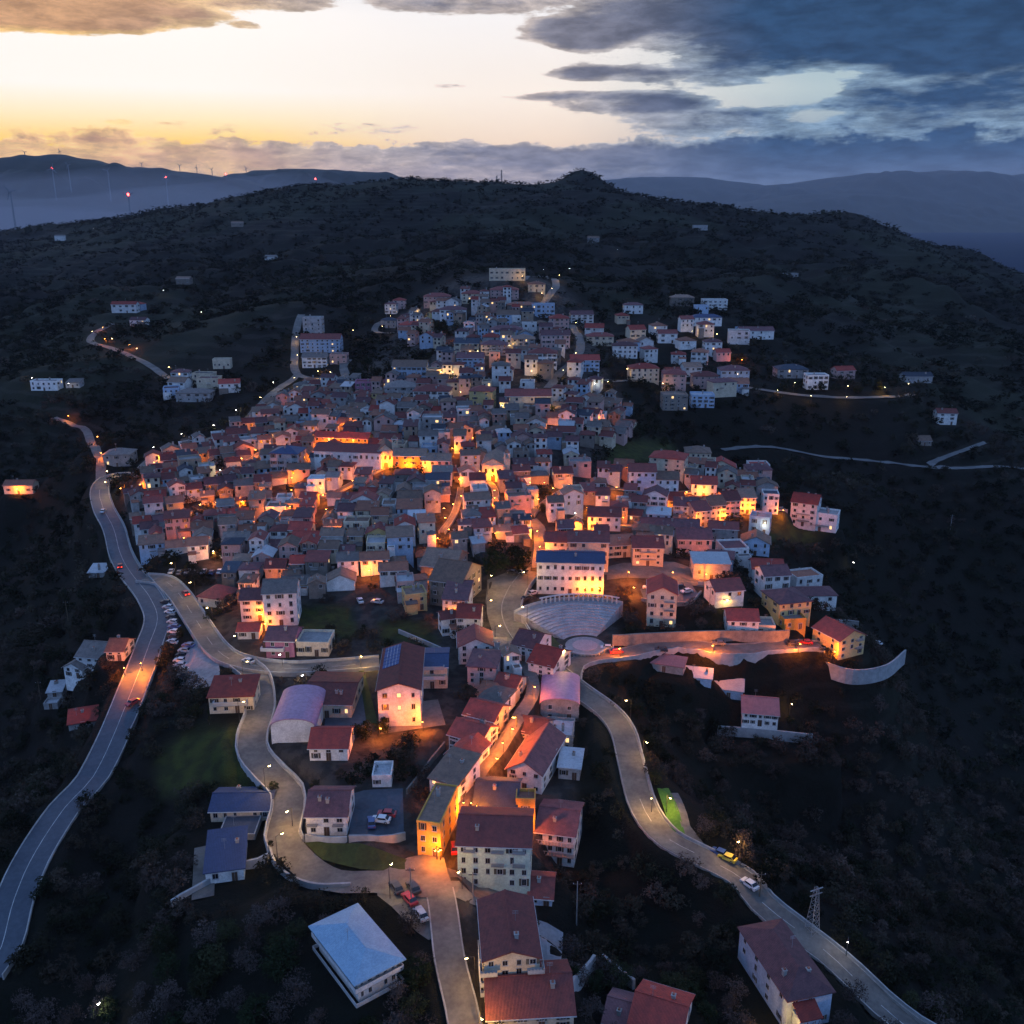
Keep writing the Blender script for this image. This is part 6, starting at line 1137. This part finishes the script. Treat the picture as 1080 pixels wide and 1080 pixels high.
wv = N.n('ShaderNodeTexWave', wave_type='BANDS', bands_direction='Z'); t.links.new(oc, wv.inputs[0]); wv.inputs['Scale'].default_value = .055; wv.inputs['Distortion'].default_value = 3.0; wv.inputs['Detail'].default_value = 2
c = N.mix(N.mul(N.ss(wv.outputs['Fac'], .65, .95), N.ss(N.noise(oc, .004, 2), .5, .64, 0, .35)), c, (.050, .044, .036))
ua = N.n('ShaderNodeAttribute', attribute_name='urban').outputs['Fac']; la = N.n('ShaderNodeAttribute', attribute_name='lawn').outputs['Fac']
c = N.mix(ua, c, N.mix(N.ss(N.noise(oc, .3, 4), .4, .6), (.060, .053, .047), (.032, .030, .028)))
c = N.mix(la, c, N.mix(N.ss(N.noise(oc, .25, 5), .35, .65), (.050, .058, .017), (.030, .034, .014)))
t.links.new(c, p.inputs['Base Color'])
b = N.n('ShaderNodeBump'); b.inputs['Strength'].default_value = .9; b.inputs['Distance'].default_value = 1.2; t.links.new(N.noise(oc, .35, 6, .7), b.inputs['Height']); t.links.new(b.outputs[0], p.inputs['Normal'])
me = npmesh('hillside_ground', V, Fq, m); me.polygons.foreach_set('use_smooth', [True] * len(Fq))
urb = inpoly(gx.ravel(), gy.ravel(), TOWN).astype(np.float32); lw = np.zeros(len(V), np.float32)
for q in LAWNS: lw = np.maximum(lw, inpoly(gx.ravel(), gy.ravel(), q).astype(np.float32))
def blur(a):
    a = a.reshape(nr, nc)
    for _ in range(2): a = (a + np.roll(a, 1, 0) + np.roll(a, -1, 0) + np.roll(a, 1, 1) + np.roll(a, -1, 1)) / 5
    return a.ravel()
urb = urb * (1 - lw)
for nm, a in (('urban', blur(urb)), ('lawn', blur(lw))):
    at = me.attributes.new(nm, 'FLOAT', 'POINT'); at.data.foreach_set('value', a.astype(np.float32))
tag(link('ground', me), kind='structure')
# ---------------------------------------------------------------- air
mv = bpy.data.materials.new('pale_air'); mv.use_nodes = True; t = mv.node_tree; t.nodes.clear()
v = t.nodes.new('ShaderNodeVolumePrincipled'); v.inputs['Color'].default_value = (.80, .86, 1.0, 1); v.inputs['Density'].default_value = 2.0e-5; v.inputs['Anisotropy'].default_value = 0.15
o = t.nodes.new('ShaderNodeOutputMaterial'); t.links.new(v.outputs[0], o.inputs['Volume'])
mb = MB(); mb.box(-34000, 34000, -400, 26500, -262, 1150, mv); tag(mb.build('haze'), 'thin blue evening haze filling the air over the hills', kind='stuff')
mf = bpy.data.materials.new('valley_fog'); mf.use_nodes = True; t = mf.node_tree; t.nodes.clear()
v = t.nodes.new('ShaderNodeVolumePrincipled'); v.inputs['Color'].default_value = (.86, .80, .86, 1); v.inputs['Density'].default_value = 1.7e-4
o = t.nodes.new('ShaderNodeOutputMaterial'); t.links.new(v.outputs[0], o.inputs['Volume'])
def fog(x0, x1, y0, y1, z0, z1, seed, lab):
    rg = np.random.default_rng(seed); nx, ny = 40, 16; vs = []; W_ = [(rg.uniform(0, 6), rg.uniform(4, 20), rg.uniform(0, 6)) for _ in range(8)]
    for layer in (0, 1):
        for j in range(ny + 1):
            for i in range(nx + 1):
                u, v_ = i / nx, j / ny; e = min(1, min(u, 1 - u, v_, 1 - v_) * 5) ** .5
                zz = z0 if layer == 0 else z0 + 5 + (z1 - z0) * e * (.82 + .06 * sum(math.sin(u * f * 2 + v_ * f * .7 + ph) for a, f, ph in W_) / 2)
                vs.append((x0 + (x1 - x0) * u, y0 + (y1 - y0) * v_, zz))
    n1 = (nx + 1) * (ny + 1); fs = []
    for j in range(ny):
        for i in range(nx): a = j * (nx + 1) + i; q = (a, a + 1, a + nx + 2, a + nx + 1); fs.append(q[::-1]); fs.append(tuple(k + n1 for k in q))
    b = [j * (nx + 1) for j in range(ny + 1)]
    for j in range(ny): a = b[j]; c = b[j + 1]; fs.append((a, c, c + n1, a + n1)); a += nx; c += nx; fs.append((a, a + n1, c + n1, c))
    for i in range(nx): a = i; fs.append((a, a + n1, a + 1 + n1, a + 1)); a = ny * (nx + 1) + i; fs.append((a, a + 1, a + 1 + n1, a + n1))
    mb = MB(); mb.add(vs, fs, mf); tag(mb.build('fog', smooth=False), lab, kind='stuff')
fog(-4200, -250, 2750, 4700, -100, 265, 1, 'pale fog bank lying in the valley beyond the left ridge')
fog(-4100, -350, 2800, 4600, -100, 180, 2, 'denser lower layer of the valley fog behind the left ridge')
fog(-4300, -150, 2760, 5200, -90, 360, 3, 'thin upper layer of the valley fog behind the left ridge')
fog(-2600, -900, 7000, 7700, 60, 440, 4, 'bright tongue of fog spilling over the far left ridge')
